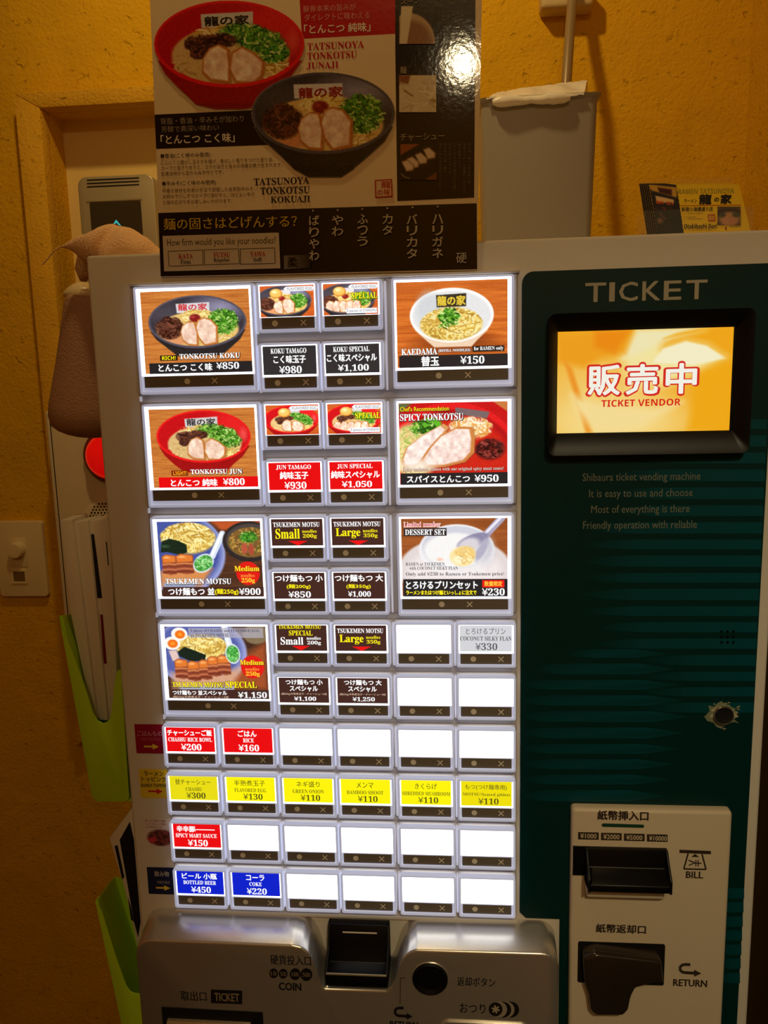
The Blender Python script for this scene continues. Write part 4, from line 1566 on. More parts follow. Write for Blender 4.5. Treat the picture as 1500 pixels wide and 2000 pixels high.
for k in range(3):
    a = math.pi*k/3+.3
    f.line([(968-8*math.cos(a), 1971-8*math.sin(a)), (968+8*math.cos(a), 1971+8*math.sin(a))], 3.4, (170, 156, 128))
f.build('change_lettering', M['print'], coin)
b = MB()
zl = U(700, 1903, -.040)[1]
zb_ = U(700, 1928, -.040)[1]
zt_t = U(700, 1806, -.0125)[1]
prof = [(-.004, zt_t), (-.0125, zt_t), (-.0160, zl+.016), (-.0205, zl-.003), (-.0345, zl-.006), (-.0378, zl), (-.0400, zl), (-.0400, zb_), (-.004, zb_)]
side = [(-.004, zt_t), (-.0135, zt_t), (-.0215, zl+.013), (-.0392, zl+.0015), (-.0402, zl), (-.0402, zb_+.0005), (-.004, zb_)]
tx0, tx1 = U(640, 1860, -.02)[0], U(760, 1860, -.02)[0]
b.prism(prof, tx0, tx1, axis='x', bev=.001)
for q in (tx0, tx1-.0022):
    b.prism(side, q, q+.0022, axis='x', bev=.0007)
tray = b.build('coin_tray', M['black'], coin)
ze = U(700, 1821, -.0138)[1]
MB().box(tx0+.0145, tx1-.0120, -.0150, -.0120, ze-.0006, ze+.0006, bev=.0003).build('slot_edge', M['bill'], tray)
MB().prism(rrect(tx0+.001, tx1-.001, zl-.0012, zl+.0002, .0006), -.0406, -.0395).build('tray_lip', M['silver'], tray)
cx, cz = U(840, 1911, YC)
b = MB()
b.lathe([(.0176, -.004), (.0176, .0006), (.0172, .0010), (.0166, .0006), (.0164, -.004)], (cx, YC, cz), m=0)
b.lathe([(.0166, -.004), (.0166, .0020), (.0152, .0028), (.0112, .0012), (.0104, .0014), (.0050, .0007)], (cx, YC, cz), m=1)
b.build('return_button', [M['coin'], M['black']], coin)
x0, z1 = U(316, 1966, YC)
x1, _z = U(513, 1972, YC)
b = MB()
b.prism([(x0, z1-.05), (x1, z1-.05), (x1, z1-.001), (x0, z1)], YC-.001, YC+.004, m=0)
b.tube([(x0+.006, YC-.002, z1-.0150), (x1-.012, YC-.002, z1-.0155)], .0042, m=1)
b.build('ticket_outlet', [M['black_dull'], M['chrome']], coin)
x0, z1 = U(860, 1992, YC)
MB().frame(rrect(x0, x0+.085, z1-.05, z1, .008), rrect(x0+.002, x0+.083, z1-.048, z1-.002, .0065), YC-.0025, YC+.002).build('change_tray_rim', M['coin'], coin)

# ------------------------------------------------------------------ poster standing at the front of the machine top
YO = -0.0022
f = Flat(mp(YO), YO, eps=.00003, rot=-.015)
PAP = (234, 212, 172)
DKP = (22, 15, 12)
f.poly([(290, -80), (942, -80), (941, 0), (932, 528), (315, 541), (293, 0)], PAP)
f.poly([(580, -80), (772, -80), (772, 66), (590, 76)], (188, 8, 22))
f.poly([(302, 224), (520, 214), (560, 282), (305, 291)], DKP)
f.poly([(772, -80), (929, -80), (928, 100), (926, 386), (776, 393), (772, 100)], DKP)
f.poly([(309, 416), (931, 397), (932, 526), (314, 540)], (22, 16, 16))
TX = (206, 196, 178)
f.text('豚骨本来の旨みが', 592, 9, 695, 22, (226, 150, 140), .0)
f.text('ダイレクトに味わえる', 594, 25, 722, 39, (226, 150, 140), .0)
f.text('「とんこつ 純味」', 594, 46, 723, 64, (240, 226, 205), .02)
for t_, x0, x1, yc in (('TATSUNOYA', 600, 711, 89), ('TONKOTSU', 600, 697, 108), ('JUNAJI', 599, 661, 128)):
    f.text(serif(t_), x0, yc-7, x1, yc+7, (186, 16, 36), .008)
f.text('背脂・香油・辛みそが加わり', 313, 228, 476, 241, (150, 138, 118))
f.text('芳醇で奥深い味わい', 315, 245, 428, 257, (150, 138, 118))
f.text('「とんこつ こく味」', 314, 262, 458, 280, (226, 214, 192), .02)
INKP = (70, 50, 36)
for t_, x0, x1, yc, h, bo in (('■香油(こく味のみ使用)', 314, 411, 304, 10, .01),
                            ('にんにくと豚がし玉ネギを揚げ、香ばしい香りをつけた香り油。', 314, 534, 315, 8.5, 0),
                            ('スープと混ざり合うと、コクの深さと旨みの相乗効果が生まれます。', 314.5, 551, 325.5, 8.5, 0),
                            ('創業当時から変わらぬ手作りです。', 315, 437, 338, 8.5, 0),
                            ('■辛みそ(こく味のみ使用)', 317, 422, 358, 10, .01),
                            ('中華の食材を和食の手法で調理した自家製辛みそ。', 317, 498, 371, 8.5, 0),
                            ('お好みで少しずつスープに溶かすと、ほどよい辛さ', 318, 497, 382, 8.5, 0),
                            ('と味の広がりをお楽しみいただけます。', 319, 454, 394, 8.5, 0)):
    f.text(t_, x0, yc-h/2, x1, yc+h/2, INKP if bo else (120, 92, 64), bo)
for t_, x0, x1, yc in (('TATSUNOYA', 496, 604, 354), ('TONKOTSU', 509, 605, 372), ('KOKUAJI', 529, 606, 390)):
    f.text(serif(t_), x0, yc-7, x1, yc+7, (40, 28, 24), .008)
f.poly([(732, 352), (766, 350), (767, 385), (733, 387)], (176, 26, 36))
f.poly([(734.5, 354.5), (763.5, 352.5), (764.5, 382.5), (735.5, 384.5)], (222, 190, 150))
f.text('龍', 745, 354, 763, 368, (176, 26, 36), .02)
f.text('の味', 737, 370, 762, 382, (176, 26, 36), .02)


def poster_bowl(fn, T, rim, body, foot, ext, seed, col):
    p = Pic(ext[0], ext[1], ext[2], ext[3], int((ext[2]-ext[0])/1.05), int((ext[3]-ext[1])/1.05), PAP, seed)
    p.T = T
    p.poly(foot, col, 6)
    fn(p)
    keep = np.maximum(np.maximum(p.mell(*rim), p.mpoly(body)), p.mpoly(foot))
    p.T = (1, 1, 0, 0)
    p.grain(16, 3)
    x, z = f.m(p.X.ravel(), p.Y.ravel())
    ny, nx = p.X.shape
    i = np.arange((ny-1)*(nx-1))
    a = (i//(nx-1))*nx+i % (nx-1)
    F = np.stack([a, a+nx, a+nx+1, a+1], 1)
    kf = keep.ravel()[F].mean(1) > .5
    F = F[kf]
    c = lin(np.clip(p.A, 0, 255)).reshape(-1, 3)
    f._add(x, z, list(map(tuple, F.tolist())), list(c[F]))


a_, b_ = .429, .452
poster_bowl(bowl_jun, (a_, b_, 448.3-a_*582, 86.7-b_*1200), (582, 1200, 342, 188),
            [(255, 1270), (915, 1270), (860, 1345), (790, 1400), (735, 1455), (430, 1455), (350, 1390), (290, 1330)],
            [(360, 1395), (800, 1395), (735, 1462), (650, 1482), (520, 1482), (430, 1462)], (296, -2, 600, 218), 21, (140, 12, 16))
f.text('龍の家', 400, 32, 486, 50, (40, 34, 30), .04)
a_, b_ = .4035, .4167
poster_bowl(bowl_koku, (a_, b_, 631.7-a_*552, 221.7-b_*368), (552, 368, 347, 192),
            [(215, 430), (890, 430), (850, 500), (770, 570), (715, 615), (400, 615), (320, 545), (255, 490)],
            [(330, 550), (760, 550), (700, 630), (640, 668), (480, 668), (410, 630)], (486, 138, 778, 352), 22, (30, 26, 26))
f.text('龍の家', 584, 171, 669, 191, (150, 26, 30), .04)
# dark column on the right
CT = (150, 136, 108)
f.text('スープ', 783, -2, 820, 9, CT, .01)
f.text('麺', 782, 131, 794, 145, CT, .02)
f.text('チャーシュー', 782, 261, 868, 275, CT, .02)
p = Pic(780, 13, 850, 87, 60, 64, (40, 30, 24), 31)
p.ell(800, 85, 50, 58, (190, 160, 120), 3)
p.ell(800, 87, 44, 46, (150, 104, 64), 10)
p.poly([(784, 13), (807, 13), (795, 87), (780, 87)], (224, 206, 170), 2)
f.picture(p)
p = Pic(780, 148, 852, 220, 60, 60, (222, 204, 166), 32)
p.poly([(780, 148), (802, 148), (798, 164), (780, 170)], (140, 84, 50), 3)
p.strands(816, 190, 50, 40, 40, [(236, 220, 186), (206, 186, 146), (226, 208, 172)], 3, 30, .6)
p.line([(790, 178), (802, 186), (806, 188)], 3, (150, 110, 60), raw=True)
p.ell(846, 198, 8, 4, (170, 140, 90), 4)
f.picture(p)
p = Pic(782, 282, 853, 352, 60, 60, (28, 20, 18), 33)
p.poly([(782, 282), (820, 282), (782, 304)], (150, 80, 40), 2)
p.poly([(830, 352), (853, 336), (853, 352)], (120, 64, 34), 2)
p.line([(784, 340), (790, 346), (800, 349)], 1.5, (170, 150, 120), raw=True)
for x, y in ((838, 302), (822, 312), (806, 320), (796, 326)):
    p.poly([(x-12, y-10), (x, y-14), (x+14, y-2), (x+12, y+8), (x-2, y+10)], (150, 110, 80), 3)
    p.poly([(x-10, y-8), (x, y-12), (x+11, y-2), (x+10, y+6), (x-2, y+8)], (224, 200, 170), 3)
f.picture(p)
rr = random.Random(8)
KANA = 'じっくり炊いた豚骨の旨味がとけこむ自慢の一杯をぜひ味わってください店で毎日仕込む細い麺は小麦の香り高く'
for cx, y0, y1 in [(866+i*9.4, 146+rr.uniform(0, 4), 214+rr.uniform(-14, 8)) for i in range(6)] + [(860+i*9.4, 280+rr.uniform(0, 3), 356+rr.uniform(-30, 24)) for i in range(7)] + [(866+i*9.4, 22+rr.uniform(0, 4), 84+rr.uniform(-14, 8)) for i in range(6)]:
    n_ = max(6, int((y1-y0)/6.2))
    st = rr.randrange(len(KANA)-n_)
    f.text('\n'.join(KANA[st:st+n_]), cx-2.6, y0, cx+2.6, y1, (112, 100, 80))
# noodle firmness panel at the foot of the poster
f.text('麺の固さはどげんする？', 320, 424, 580, 447, (206, 170, 50), .012)
f.poly([(319, 461.5), (545.5, 455), (548.5, 524.5), (322, 530.5)], (206, 190, 164))
f.text('How firm would you like your noodles?', 327, 465, 539, 483, (56, 46, 34), 0)
for q, en, jp in (((330, 491.5, 397, 489, 398, 518, 331.5, 520.5), 'KATA', 'Firm'), ((400, 488.6, 467, 486.5, 469, 515.5, 401, 518), 'FUTSU', 'Regular'), ((470.5, 487, 537.5, 485, 538.5, 515, 471.5, 516.7), 'YAWA', 'Soft')):
    pts = [(q[0], q[1]), (q[2], q[3]), (q[4], q[5]), (q[6], q[7])]
    f.line(pts+[pts[0]], 1.2, (70, 56, 40))
    mx_ = (q[0]+q[4])/2
    wr, wk = {'KATA': (14, 10), 'FUTSU': (16, 16), 'YAWA': (15, 8)}[en]
    yy = (q[1]+q[3])/2
    f.text(serif(en), mx_-wr, yy+6, mx_+wr, yy+15.5, (176, 30, 34), .006)
    f.text(serif(jp), mx_-wk, yy+17.5, mx_+wk, yy+26, (50, 40, 32), .004)
f.poly([(555.5, 500), (608, 498), (608, 524), (556, 526.5)], [(120, 110, 98), (30, 24, 22), (30, 24, 22), (120, 110, 98)])
f.text('柔', 563, 504, 582, 523, (14, 12, 12), .03)
WT = (196, 184, 160)
for t_, x0, x1, y0, y1, bx, by in (('ばりやわ', 605, 624, 422, 513, 612.4, 412.8), ('やわ', 649, 671, 422, 465, 660.5, 411.4), ('ふつう', 699, 719, 420, 485, 708.4, 409.5),
                                   ('カタ', 748, 767, 420, 463, 757, 408), ('バリカタ', 795, 815, 420, 509, 806, 406.5), ('ハリガネ', 845, 865, 420, 508, 855, 405)):
    n_ = len(t_)
    for k, ch in enumerate(t_):
        hh = (y1-y0)/n_
        f.text(ch, x0, y0+k*hh, x1, y0+(k+.84)*hh, WT, .018)
    f.disc(bx, by, 1.8, 1.8, WT, 10)
f.text('硬', 891, 495, 911, 515, (196, 188, 172), .0)
po = f.build('ramen_poster', M['print_gloss'], None, back=([U(290, -80, YO), U(293, 0, YO), U(315, 541, YO), U(932, 528, YO), U(941, 0, YO), U(942, -80, YO)], .0019), extra=PAP)
tag(po, 'glossy ramen poster with red and black bowls standing against the machine top', 'poster')

# ------------------------------------------------------------------ things on top of the machine
# white bin with a plastic bag
yb0 = 0.18
xl, zt = U(940, 192, yb0)
xr, _ = U(1178, 180, yb0)
xr2, _ = U(1158, 460, yb0)
bn = empty('waste_bin', ((xl+xr)/2, .235, 1.6), 'white tapered plastic bin on the machine top behind the poster, bag over its lip', 'bin')


def rr_xy(x0, x1, y0, y1, r):
    return [(p[0], p[1]) for p in rrect(x0, x1, y0, y1, r)]


b = MB()
b.prism(rr_xy(xl+.004, xr2, yb0+.012, .285, .008), 1.6002, zt-.004, axis='z', pts2=rr_xy(xl, xr-.004, yb0+.002, .295, .008))
b.prism(rr_xy(xl, xr-.004, yb0+.002, .295, .008), zt-.004, zt, axis='z', pts2=rr_xy(xl-.003, xr, yb0-.002, .298, .009))
b.build('bin_body', M['white_pl'], bn, smooth=50)
b = MB()
p0 = U(962, 198, yb0-.006)
p1 = U(1114, 190, yb0-.006)
n = 14
rn = random.Random(3)
b.tube([(p0[0]+(p1[0]-p0[0])*k/n, yb0-.004, p0[1]+(p1[1]-p0[1])*k/n+rn.uniform(-.0006, .0006)) for k in range(n+1)], [(.0025 if k in (0, n) else .0046+.0010*math.sin(k*.7)) for k in range(n+1)], seg=12)
bm = bmesh.new()
NU, NV = 26, 12
A0, A1 = U(950, 194, yb0-.003), U(1140, 186, yb0-.003)
C0, C1 = U(1000, 172, .25), U(1150, 152, .25)
vs = []
for i in range(NV+1):
    for j in range(NU+1):
        t, w = i/NV, j/NU
        x = (A0[0]*(1-w)+A1[0]*w)*(1-t)+(C0[0]*(1-w)+C1[0]*w)*t
        z = (A0[1]*(1-w)+A1[1]*w)*(1-t)+(C0[1]*(1-w)+C1[1]*w)*t
        z += .003*math.sin(t*3.1)*(.5+math.sin(w*17+t*5)*.5)+rn.uniform(-.0008, .0008)
        vs.append(bm.verts.new((x, yb0-.004+t*.08, z)))
for i in range(NV):
    for j in range(NU):
        q = i*(NU+1)+j
        bm.faces.new((vs[q], vs[q+1], vs[q+NU+2], vs[q+NU+1]))
ext_ = bmesh.ops.extrude_face_region(bm, geom=bm.faces[:])
for g in ext_['geom']:
    if isinstance(g, bmesh.types.BMVert):
        g.co.z = zt-.001
b._merge(bm, 0)
b.build('plastic_bag', M['bag'], bn, smooth=60)

# leaflet card holder
yh = 0.10
ch = empty('card_holder', (0.55, yh+.02, 1.6), 'clear acrylic card holder on the right end of the machine top', 'card holder')
b = MB()
xh0, zh1 = U(1251, 352, yh+.03)
xh1, _ = U(1421, 352, yh+.03)
b.box(xh0, xh1+.006, yh+.030, yh+.032, 1.6005, zh1, bev=.0006, seg=1)
b.build('back_plate', M['acrylic'], ch)
b = MB()
xp0, zp1 = U(1258, 412, yh-.008)
xp1, _ = U(1472, 400, yh-.008)
b.box(xp0, xp1, yh-.010, yh-.0082, 1.6005, zp1, bev=.0006, seg=1)
b.box(xp0, xp0+.0016, yh-.009, yh+.030, 1.6005, zp1, bev=.0005, seg=1)
b.box(xp1-.0016, xp1, yh-.009, yh+.030, 1.6005, zp1, bev=.0005, seg=1)
b.box(xp0, xp1, yh-.010, yh+.032, 1.6005, 1.602)
b.build('pocket', M['acrylic'], ch)
yk = yh-.003
f = Flat(mp(yk), yk, eps=.00003, rot=-.03)
YC_ = (252, 214, 24)
card_px = [(1268, 361), (1443, 360), (1475, 486), (1290, 492)]
f.poly(card_px, YC_)
p = Pic(1262, 358, 1336, 490, 60, 100, (30, 26, 34), 41)
p.poly([(1266, 360), (1322, 366), (1322, 386), (1272, 372)], (214, 170, 60), 3)
p.poly([(1284, 366), (1312, 370), (1312, 382), (1288, 376)], (70, 20, 20), 3)
p.poly([(1280, 382), (1316, 390), (1316, 398), (1282, 394)], (236, 200, 140), 2)
p.poly([(1281, 392), (1296, 394), (1296, 398), (1282, 398)], (210, 80, 30), 2)
p.poly([(1302, 394), (1315, 396), (1315, 400), (1302, 400)], (210, 70, 30), 2)
p.bits(1300, 404, 26, 8, 30, [(150, 70, 60), (90, 40, 40), (40, 30, 40)], 2)
p.poly([(1262, 412), (1336, 412), (1336, 490), (1262, 490)], (26, 34, 44), 2)
p.line([(1288, 416), (1300, 428)], 1.2, (190, 110, 80), raw=True)
p.ell(1289, 431, 6, 6, (130, 90, 60), 4)
msk = p.mpoly([(1268, 361), (1321, 361), (1341, 490), (1289, 492)])
x, z = f.m(p.X.ravel(), p.Y.ravel())
ny, nx = p.X.shape
i = np.arange((ny-1)*(nx-1))
a = (i//(nx-1))*nx+i % (nx-1)
F = np.stack([a, a+nx, a+nx+1, a+1], 1)
F = F[msk.ravel()[F].mean(1) > .5]
cc = lin(np.clip(p.A, 0, 255)).reshape(-1, 3)
f._add(x, z, list(map(tuple, F.tolist())), list(cc[F]))
f.text(sansb('RAMEN TATSUNOYA'), 1325, 369, 1433, 378, (190, 176, 50), 0, None, ((110, 96, 20), .4, .01))
f.text('ラーメン', 1336, 389, 1361, 396, (30, 22, 18), .02)
f.text('龍', 1366, 380, 1389, 399, (24, 18, 16), .05)
f.text('の', 1395, 386, 1404, 394, (24, 18, 16), .05)
f.text('家', 1408, 380, 1428, 398, (24, 18, 16), .05)
f.line([(1327, 402), (1447, 400.5)], 1.2, (176, 70, 24))
f.text('新宿小滝橋通り店', 1331, 404.5, 1392, 413, (44, 34, 16), .02)
f.text(sansb('Otakibashi-Dori'), 1336, 437, 1400, 446.5, (44, 36, 16), .01)
for yy, x1_ in ((417, 1372), (424, 1360), (427.5, 1373), (449, 1398)):
    f.text('ラーメン龍の家新宿小滝橋通り店', 1334, yy-1.3, x1_, yy+1.3, (130, 104, 30))
f.poly([(1382, 419), (1396, 418.5), (1397, 432), (1383, 432.5)], (196, 80, 40))
f.text('龍味', 1384, 421, 1395, 430, (236, 190, 60), .02)
f.poly([(1416, 449), (1419, 449), (1419, 443), (1416, 443)], (150, 60, 30))
f.text('RAMEN', 1426, 441, 1446, 443.5, (110, 90, 30))
p = Pic(1401, 404, 1446, 440, 44, 36, (90, 60, 50), 42)
p.ell(1422, 416, 24, 9, (50, 40, 44), 3)
p.ell(1424, 428, 20, 14, (196, 150, 104), 6)
p.ell(1410, 420, 7, 5, (70, 74, 60), 4)
p.ell(1437, 420, 7, 5, (80, 86, 66), 4)
p.ell(1418, 432, 7, 8, (208, 150, 120), 4)
p.ell(1430, 432, 7, 8, (204, 142, 112), 4)
f.picture(p)
fc = f.build('shop_card', M['print'], None, back=([U(*q, yk) for q in card_px], .0012), extra=YC_)
tag(fc, 'front yellow shop card with a bowl photo in the clear holder', 'card', 'shop cards in the clear holder')
# the cards behind it show only their left edges and tops
for k in range(5):
    dx, dy = -.0011*(k+1), .0034*(k+1)
    q = [U(*c_, yk) for c_ in card_px]
    q = [(x_+dx, z_+.0010*(k+1)*(1 if z_ > 1.63 else 0)) for x_, z_ in q]
    f = Flat(lambda px, py: (np.asarray(px, float), np.asarray(py, float)), yk+dy, eps=.00003)
    f.poly(q, YC_)
    f.poly([q[0], (q[0][0]*.7+q[1][0]*.3, q[0][1]*.7+q[1][1]*.3), (q[3][0]*.7+q[2][0]*.3, q[3][1]*.7+q[2][1]*.3), q[3]], (40, 30, 34))
    o = f.build('shop_card', M['print'], None, back=(q, .0012), extra=(150, 130, 70))
    tag(o, 'shop card in the clear holder stacked behind the front yellow card, only its edge showing', 'card', 'shop cards in the clear holder')

# peach fleece bag lying on the left corner of the machine
yt = 0.06
sc_ = 1600/.79


def ptxy(px, py, y):
    x, z = U(px, py, y)
    return Vector((x, y, z))


bagp = [(330, 520, 10), (305, 508, 20), (280, 498, 34), (250, 492, 46), (220, 489, 49), (195, 487, 42), (175, 485, 32), (158, 482, 22), (144, 480, 13), (132, 479, 6), (123, 479, 2.5)]
pth, rad = [], []
for k in range(len(bagp)-1):
    for q in range(5):
        t = q/5
        a, c = bagp[k], bagp[k+1]
        pth.append(ptxy(a[0]*(1-t)+c[0]*t, a[1]*(1-t)+c[1]*t, yt))
        rad.append((a[2]*(1-t)+c[2]*t)/sc_)
pth.append(ptxy(123, 479, yt))
rad.append(2.0/sc_)
b = MB()
b.tube(pth, rad, seg=36)
b.tube([ptxy(205, 478, yt-.012), ptxy(188, 484, yt-.010), ptxy(174, 500, yt+.004), ptxy(166, 525, yt+.012), ptxy(163, 548, yt+.014)], [.006, .0105, .0105, .009, .003], seg=24)
rn = random.Random(5)
for v in b.bm.verts:
    n_ = math.sin(v.co.x*160+v.co.z*70)*.0012+math.sin(v.co.z*210-v.co.x*60)*.0008
    v.co.z += n_
    v.co.y += n_
    # a fold runs down from the top where the two halves of the bag meet
    d_ = (v.co.x-(.004+.55*(v.co.z-1.628)))/.006
    if v.co.y < yt: v.co.y += .009*math.exp(-d_*d_)
    if v.co.x > -.003: v.co.z = max(v.co.z, 1.6008)
fb = empty('fleece_bag', (.01, yt, 1.6008), 'peach fleece bag with a thin drawstring slumped on the left top corner of the machine', 'bag')
b.build('bag_body', M['fleece'], fb, smooth=80)
MB().tube([ptxy(124, 479, yt), ptxy(115, 484, yt), ptxy(104, 491, yt), ptxy(95, 503, yt), ptxy(82, 517, yt)], .0007, seg=8).build('drawstring', M['fleece'], fb, smooth=80)

# brown fleece pouch hanging at the left side
hb = empty('hanging_pouch', (-.05, .1, 1.44), 'dark brown fleece pouch with a cream cap hanging at the left side of the machine', 'pouch')
b = MB()
b.blob((U(166, 576, .1)[0], .1, U(166, 576, .1)[1]), (.0215, .020, .0112), lambda p: Vector((p.x*(1-.25*abs(p.z)), p.y, p.z*(1.15 if p.z > 0 else .8))))
b.build('cap', M['cream'], hb, smooth=80)
b = MB()
pts_, rads = [], []
for q, l_ in ((584, 137), (592, 133), (605, 130.5), (640, 126), (680, 121), (720, 115.5), (760, 109.5), (795, 104), (815, 103), (830, 106), (840, 111), (848, 119), (853, 129), (855.5, 140)):
    xx, z_ = U(l_, q, .1)
    c_ = -.036-.014*min(1, (q-584)/230.0)
    r_ = c_-xx
    if q > 815: r_ = max(.004, .0445*math.sqrt(max(0, 1-((q-815)/41.0)**2)))
    pts_.append((c_, .1, z_))
    rads.append(min(r_, .0465))
b.tube(pts_, rads, seg=36)
hbody = b.build('pouch_body', M['brown_fleece'], hb, smooth=80)

# ------------------------------------------------------------------ things on the back wall
# pipe and its bracket, right of the poster
pp_ = empty('wall_pipe', (.466, .346, 1.0), 'grey vertical pipe with a cream bracket on the wall behind the bin', 'pipe')
t0, t1 = ptxy(1118, 0, .398), ptxy(1107, 150, .350)
tm = ptxy(1113, 60, .368)
d_ = (t1-tm)/(t1.z-tm.z)
MB().tube([t0+Vector((.002, .020, .17)), t0+Vector((.001, .012, .04)), t0, tm, t1, t1+d_*(1.7-t1.z)*.5, Vector((t1.x-.004, .346, 1.60)), Vector((t1.x-.004, .346, 1.0))], .0061, seg=20).build('pipe_body', M['pipe'], pp_, smooth=60)
bx0, bz0 = U(1057, 16, .418)
bx1, _ = U(1160, 10, .418)
MB().box(bx0, bx1, .418, WY, bz0, bz0+.03, bev=.005, seg=3).build('bracket', M['bracket'], pp_)

# silver unit inside the niche
yu = 0.39
x0, z1 = U(150, 346, yu)
x1, _ = U(300, 345, yu)
z0 = 1.56
wu = empty('wall_appliance', ((x0+x1)/2, .44, z0), 'silver-grey wall unit with a dark window and cyan mark inside the niche', 'appliance')
b = MB()
b.prism(rrect(x0, x1, z0, z1, .012, 6), yu, WY+.041, bev=.004, seg=3)
hous = b.build('housing', M['silver'], wu)
wx0, wz1 = U(175, 396, yu)
wx1, _ = U(275, 394, yu)
MB().prism(rrect(wx0, wx1, z0+.02, wz1, .002), yu-.0008, yu+.004).build('window_pane', M['dark_win'], wu)
MB().box(wx0-.004, wx1+.002, yu-.0010, yu+.002, wz1+.001, wz1+.0035).build('visor', M['silver'], wu)
for py_ in (352, 358.5, 365):
    a0, c0 = U(170, py_, yu)
    a1, _ = U(272, py_-2, yu)
    MB().box(a0, a1, yu-.0006, yu+.002, c0-.0007, c0+.0007).build('vent_slot', M['black_dull'], wu)
c0 = U(228, 437, yu)
MB().prism([(c0[0]-.0085, c0[1]-.006), (c0[0]-.006, c0[1]-.006), (c0[0], c0[1]+.0015), (c0[0]+.006, c0[1]-.006), (c0[0]+.0085, c0[1]-.006), (c0[0], c0[1]+.005)], yu-.0014, yu).build('indicator_mark', M['cyan'], wu)

# cream alarm box with a red lamp
ya = 0.37
x0, z1 = U(86, 803, ya)
ab = empty('alarm_box', (x0+.10, .42, 1.10), 'cream wall alarm box with a round red lamp, left of the machine', 'alarm box')
b = MB()
b.box(x0, x0+.20, ya, WY+.041, 1.10, z1, bev=.004, seg=3)
gx, _ = U(105, 900, ya)
b.build('housing', M['alarm'], ab)
MB().box(gx-.0006, gx+.0006, ya-.0004, ya+.002, 1.105, z1-.01).build('door_seam', M['black_dull'], ab)
lx, lz = U(206, 892, ya-.02)
b = MB()
b.lathe([(.037, 0), (.037, .008), (.033, .012), (.031, .012)], (lx, ya, lz), m=0)
b.build('lamp_rim', M['redrim'], ab)
b = MB()
b.lathe([(.0315, .010)]+[(.0315*math.cos(a), .010+.022*math.sin(a)) for a in [math.pi/2*k/10 for k in range(11)]], (lx, ya, lz), seg=48)
b.build('red_lamp', M['red'], ab, smooth=80)
gx, gz = U(222, 1035, ya)
b = MB()
b.lathe([(.047, 0), (.047, .0016), (.045, .0026)], (gx, ya, gz), m=0)
for i in range(-9, 10):
    for j in range(-9, 10):
        hx, hz = (i+(j % 2)*.5)*.0048, j*.0042
        if hx*hx+hz*hz < .0415**2:
            b.lathe([(.0014, 0), (.0014, .0004)], (gx+hx, ya-.0026, gz+hz), seg=8, m=1)
b.build('bell_grille', [M['alarm'], M['black_dull']], ab)

# light switch
ys = 0.441
x0, z1 = U(-14, 1019, ys)
x1, _ = U(80, 1019, ys)
z0 = U(40, 1165, ys)[1]
sw = empty('light_switch', ((x0+x1)/2, .446, z0), 'cream wall switch plate with a round dimmer knob and a small dark rocker', 'light switch')
MB().prism(rrect(x0, x1, z0, z1, .005), ys, WY, bev=.003, seg=3).build('plate', M['cream'], sw)
qx0, qz1 = U(15, 1051, ys)
qx1, qz0 = U(56, 1107, ys)
MB().box(qx0, qx1, ys-.0014, ys, qz0, qz1, bev=.0006).build('dimmer_insert', M['cream'], sw)
kx, kz = U(31, 1075, ys-.008)
MB().lathe([(.0125, 0), (.0120, .010), (.0105, .013), (.004, .0135)], (kx, ys-.001, kz)).build('dimmer_knob', M['cream'], sw)
qx0, qz1 = U(22, 1112, ys)
qx1, qz0 = U(55, 1139, ys)
MB().frame(rrect(qx0, qx1, qz0, qz1, .001), rrect(qx0+.003, qx1-.003, qz0+.003, qz1-.003, .0006), ys-.002, ys).build('rocker_frame', M['cream'], sw)
MB().box(qx0+.003, qx1-.003, ys-.0012, ys, qz0+.003, qz1-.003).build('rocker', M['rocker'], sw)


# ------------------------------------------------------------------ lime file holders on the machine's left side
def px_poly(pts, y):
    return [U(a, c, y) for a, c in pts]


def holder(front, tl_back, label, yf, ybk, zb):
    P = px_poly(front, yf)
    lo = min(p[1] for p in P)
    P = [(min(p[0], -.0012), p[1]) for p in P]
    b = MB()
    b.prism(P, yf, yf+.0026, bev=.0009)
    tl = P[0]
    bl = min(P, key=lambda p: p[1]*3+p[0])
    T2 = U(*tl_back, ybk)
    b.prism([tl, (tl[0]+.0026, tl[1]), (bl[0]+.0026, bl[1]), bl], yf+.0026, ybk-.0024, pts2=[T2, (T2[0]+.0026, T2[1]), (bl[0]+.0026, bl[1]), bl])
    b.prism([T2, (-.0012, T2[1]), (-.0012, bl[1]), bl], ybk-.0024, ybk)
    b.box(-.0036, -.0012, yf+.0026, ybk-.0024, bl[1]+.0026, P[0][1]-.03)
    b.box(bl[0]+.0026, -.0012, yf+.0026, ybk-.0024, bl[1], bl[1]+.0026)
    o = b.build('file_holder', M['green'], None, smooth=30)
    return tag(o, label, 'file holder')


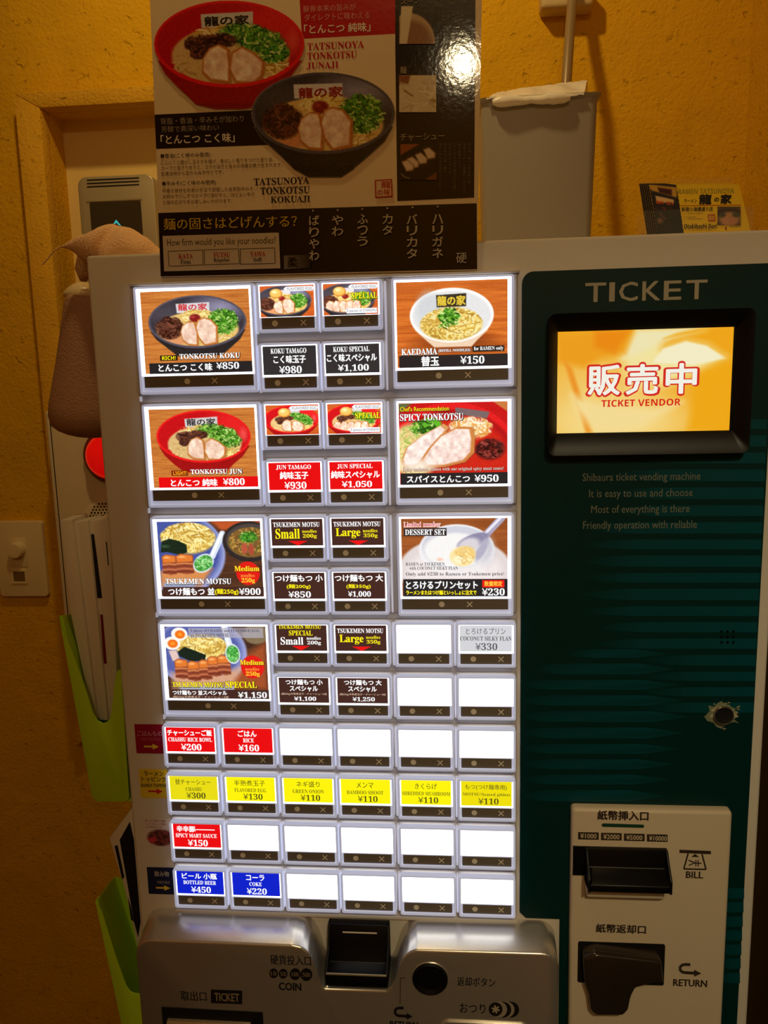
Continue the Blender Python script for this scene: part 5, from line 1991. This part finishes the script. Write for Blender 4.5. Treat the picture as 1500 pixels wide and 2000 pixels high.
holder([(115, 1204), (119, 1222), (150, 1300), (168, 1352), (181, 1394), (190, 1409), (200, 1414), (209, 1411), (216, 1400), (220, 1370), (224, 1330), (227, 1314), (231, 1309), (236, 1308), (252, 1560), (245, 1566), (190, 1566), (180, 1558)],
       (150, 1196), 'upper lime green file holder with a deep U notch holding white booklets', .03, .115, 0)
holder([(185, 1760), (199, 1782), (224, 1864), (246, 1926), (254, 1938), (264, 1942), (276, 1942), (284, 2120), (262, 2120)],
       (222, 1712), 'lower lime green file holder at the bottom left with a dark folded menu', .03, .115, 0)

# booklets in the upper holder
for k, (out, label, marks) in enumerate((
        ([(117, 1016), (141, 1014), (190, 1404), (180, 1404), (137, 1196)], 'leftmost cream booklet in the upper green holder', []),
        ([(145, 1021), (172, 1016), (211, 1408), (192, 1406)], 'plain white middle booklet in the upper green holder', []),
        ([(174, 1018), (214, 1012), (232, 1400), (213, 1405)], 'white booklet with dark lettering on its spine in the upper green holder', [((177, 1043), (184, 1043), (200, 1168), (190, 1168)), ((196, 1200), (201, 1200), (209, 1296), (203, 1296)), ((207, 1058), (209, 1058), (213, 1104), (211, 1104))]))):
    y0 = .046+k*.004
    P = px_poly(out, y0)
    P = [(min(x_, -.005), z_) for x_, z_ in P]
    root = empty('menu_booklet', (P[-1][0], y0, min(p[1] for p in P)), label, 'booklet', None)
    MB().prism(P, y0, y0+.035, bev=.0012).build('cover', M['paper'], root)
    for i, q in enumerate(marks):
        f = Flat(mp(y0), y0-.0004, eps=.00003)
        f.poly(q, (120, 16, 20) if i == 1 else (26, 22, 22))
        f.build('spine_lettering', M['print'], root)
y0 = .055
P = [(min(x_, -.004), z_) for x_, z_ in px_poly([(213, 1638), (256, 1580), (275, 1600), (284, 1850), (268, 1850), (244, 1740)], y0)]
root = empty('folded_menu', (-.035, y0, .89), 'cream and black folded menu leaning in the lower green holder', 'menu')
MB().prism(P, y0, y0+.03, bev=.0012).build('cover', M['paper'], root)
f = Flat(mp(y0), y0-.0004, eps=.00003)
for q in (((234, 1640), (254, 1604), (262, 1640), (275, 1800), (270, 1830), (262, 1800)), ((224, 1652), (230, 1650), (243, 1712), (239, 1718)), ((250, 1752), (256, 1770), (262, 1800), (256, 1795))):
    P = [(min(x_, -.0045), z_) for x_, z_ in px_poly(q, y0)]
    f.m = lambda a, c: (np.asarray(a, float), np.asarray(c, float))
    f.poly(P, (22, 18, 18))
f.build('dark_print', M['print'], root)
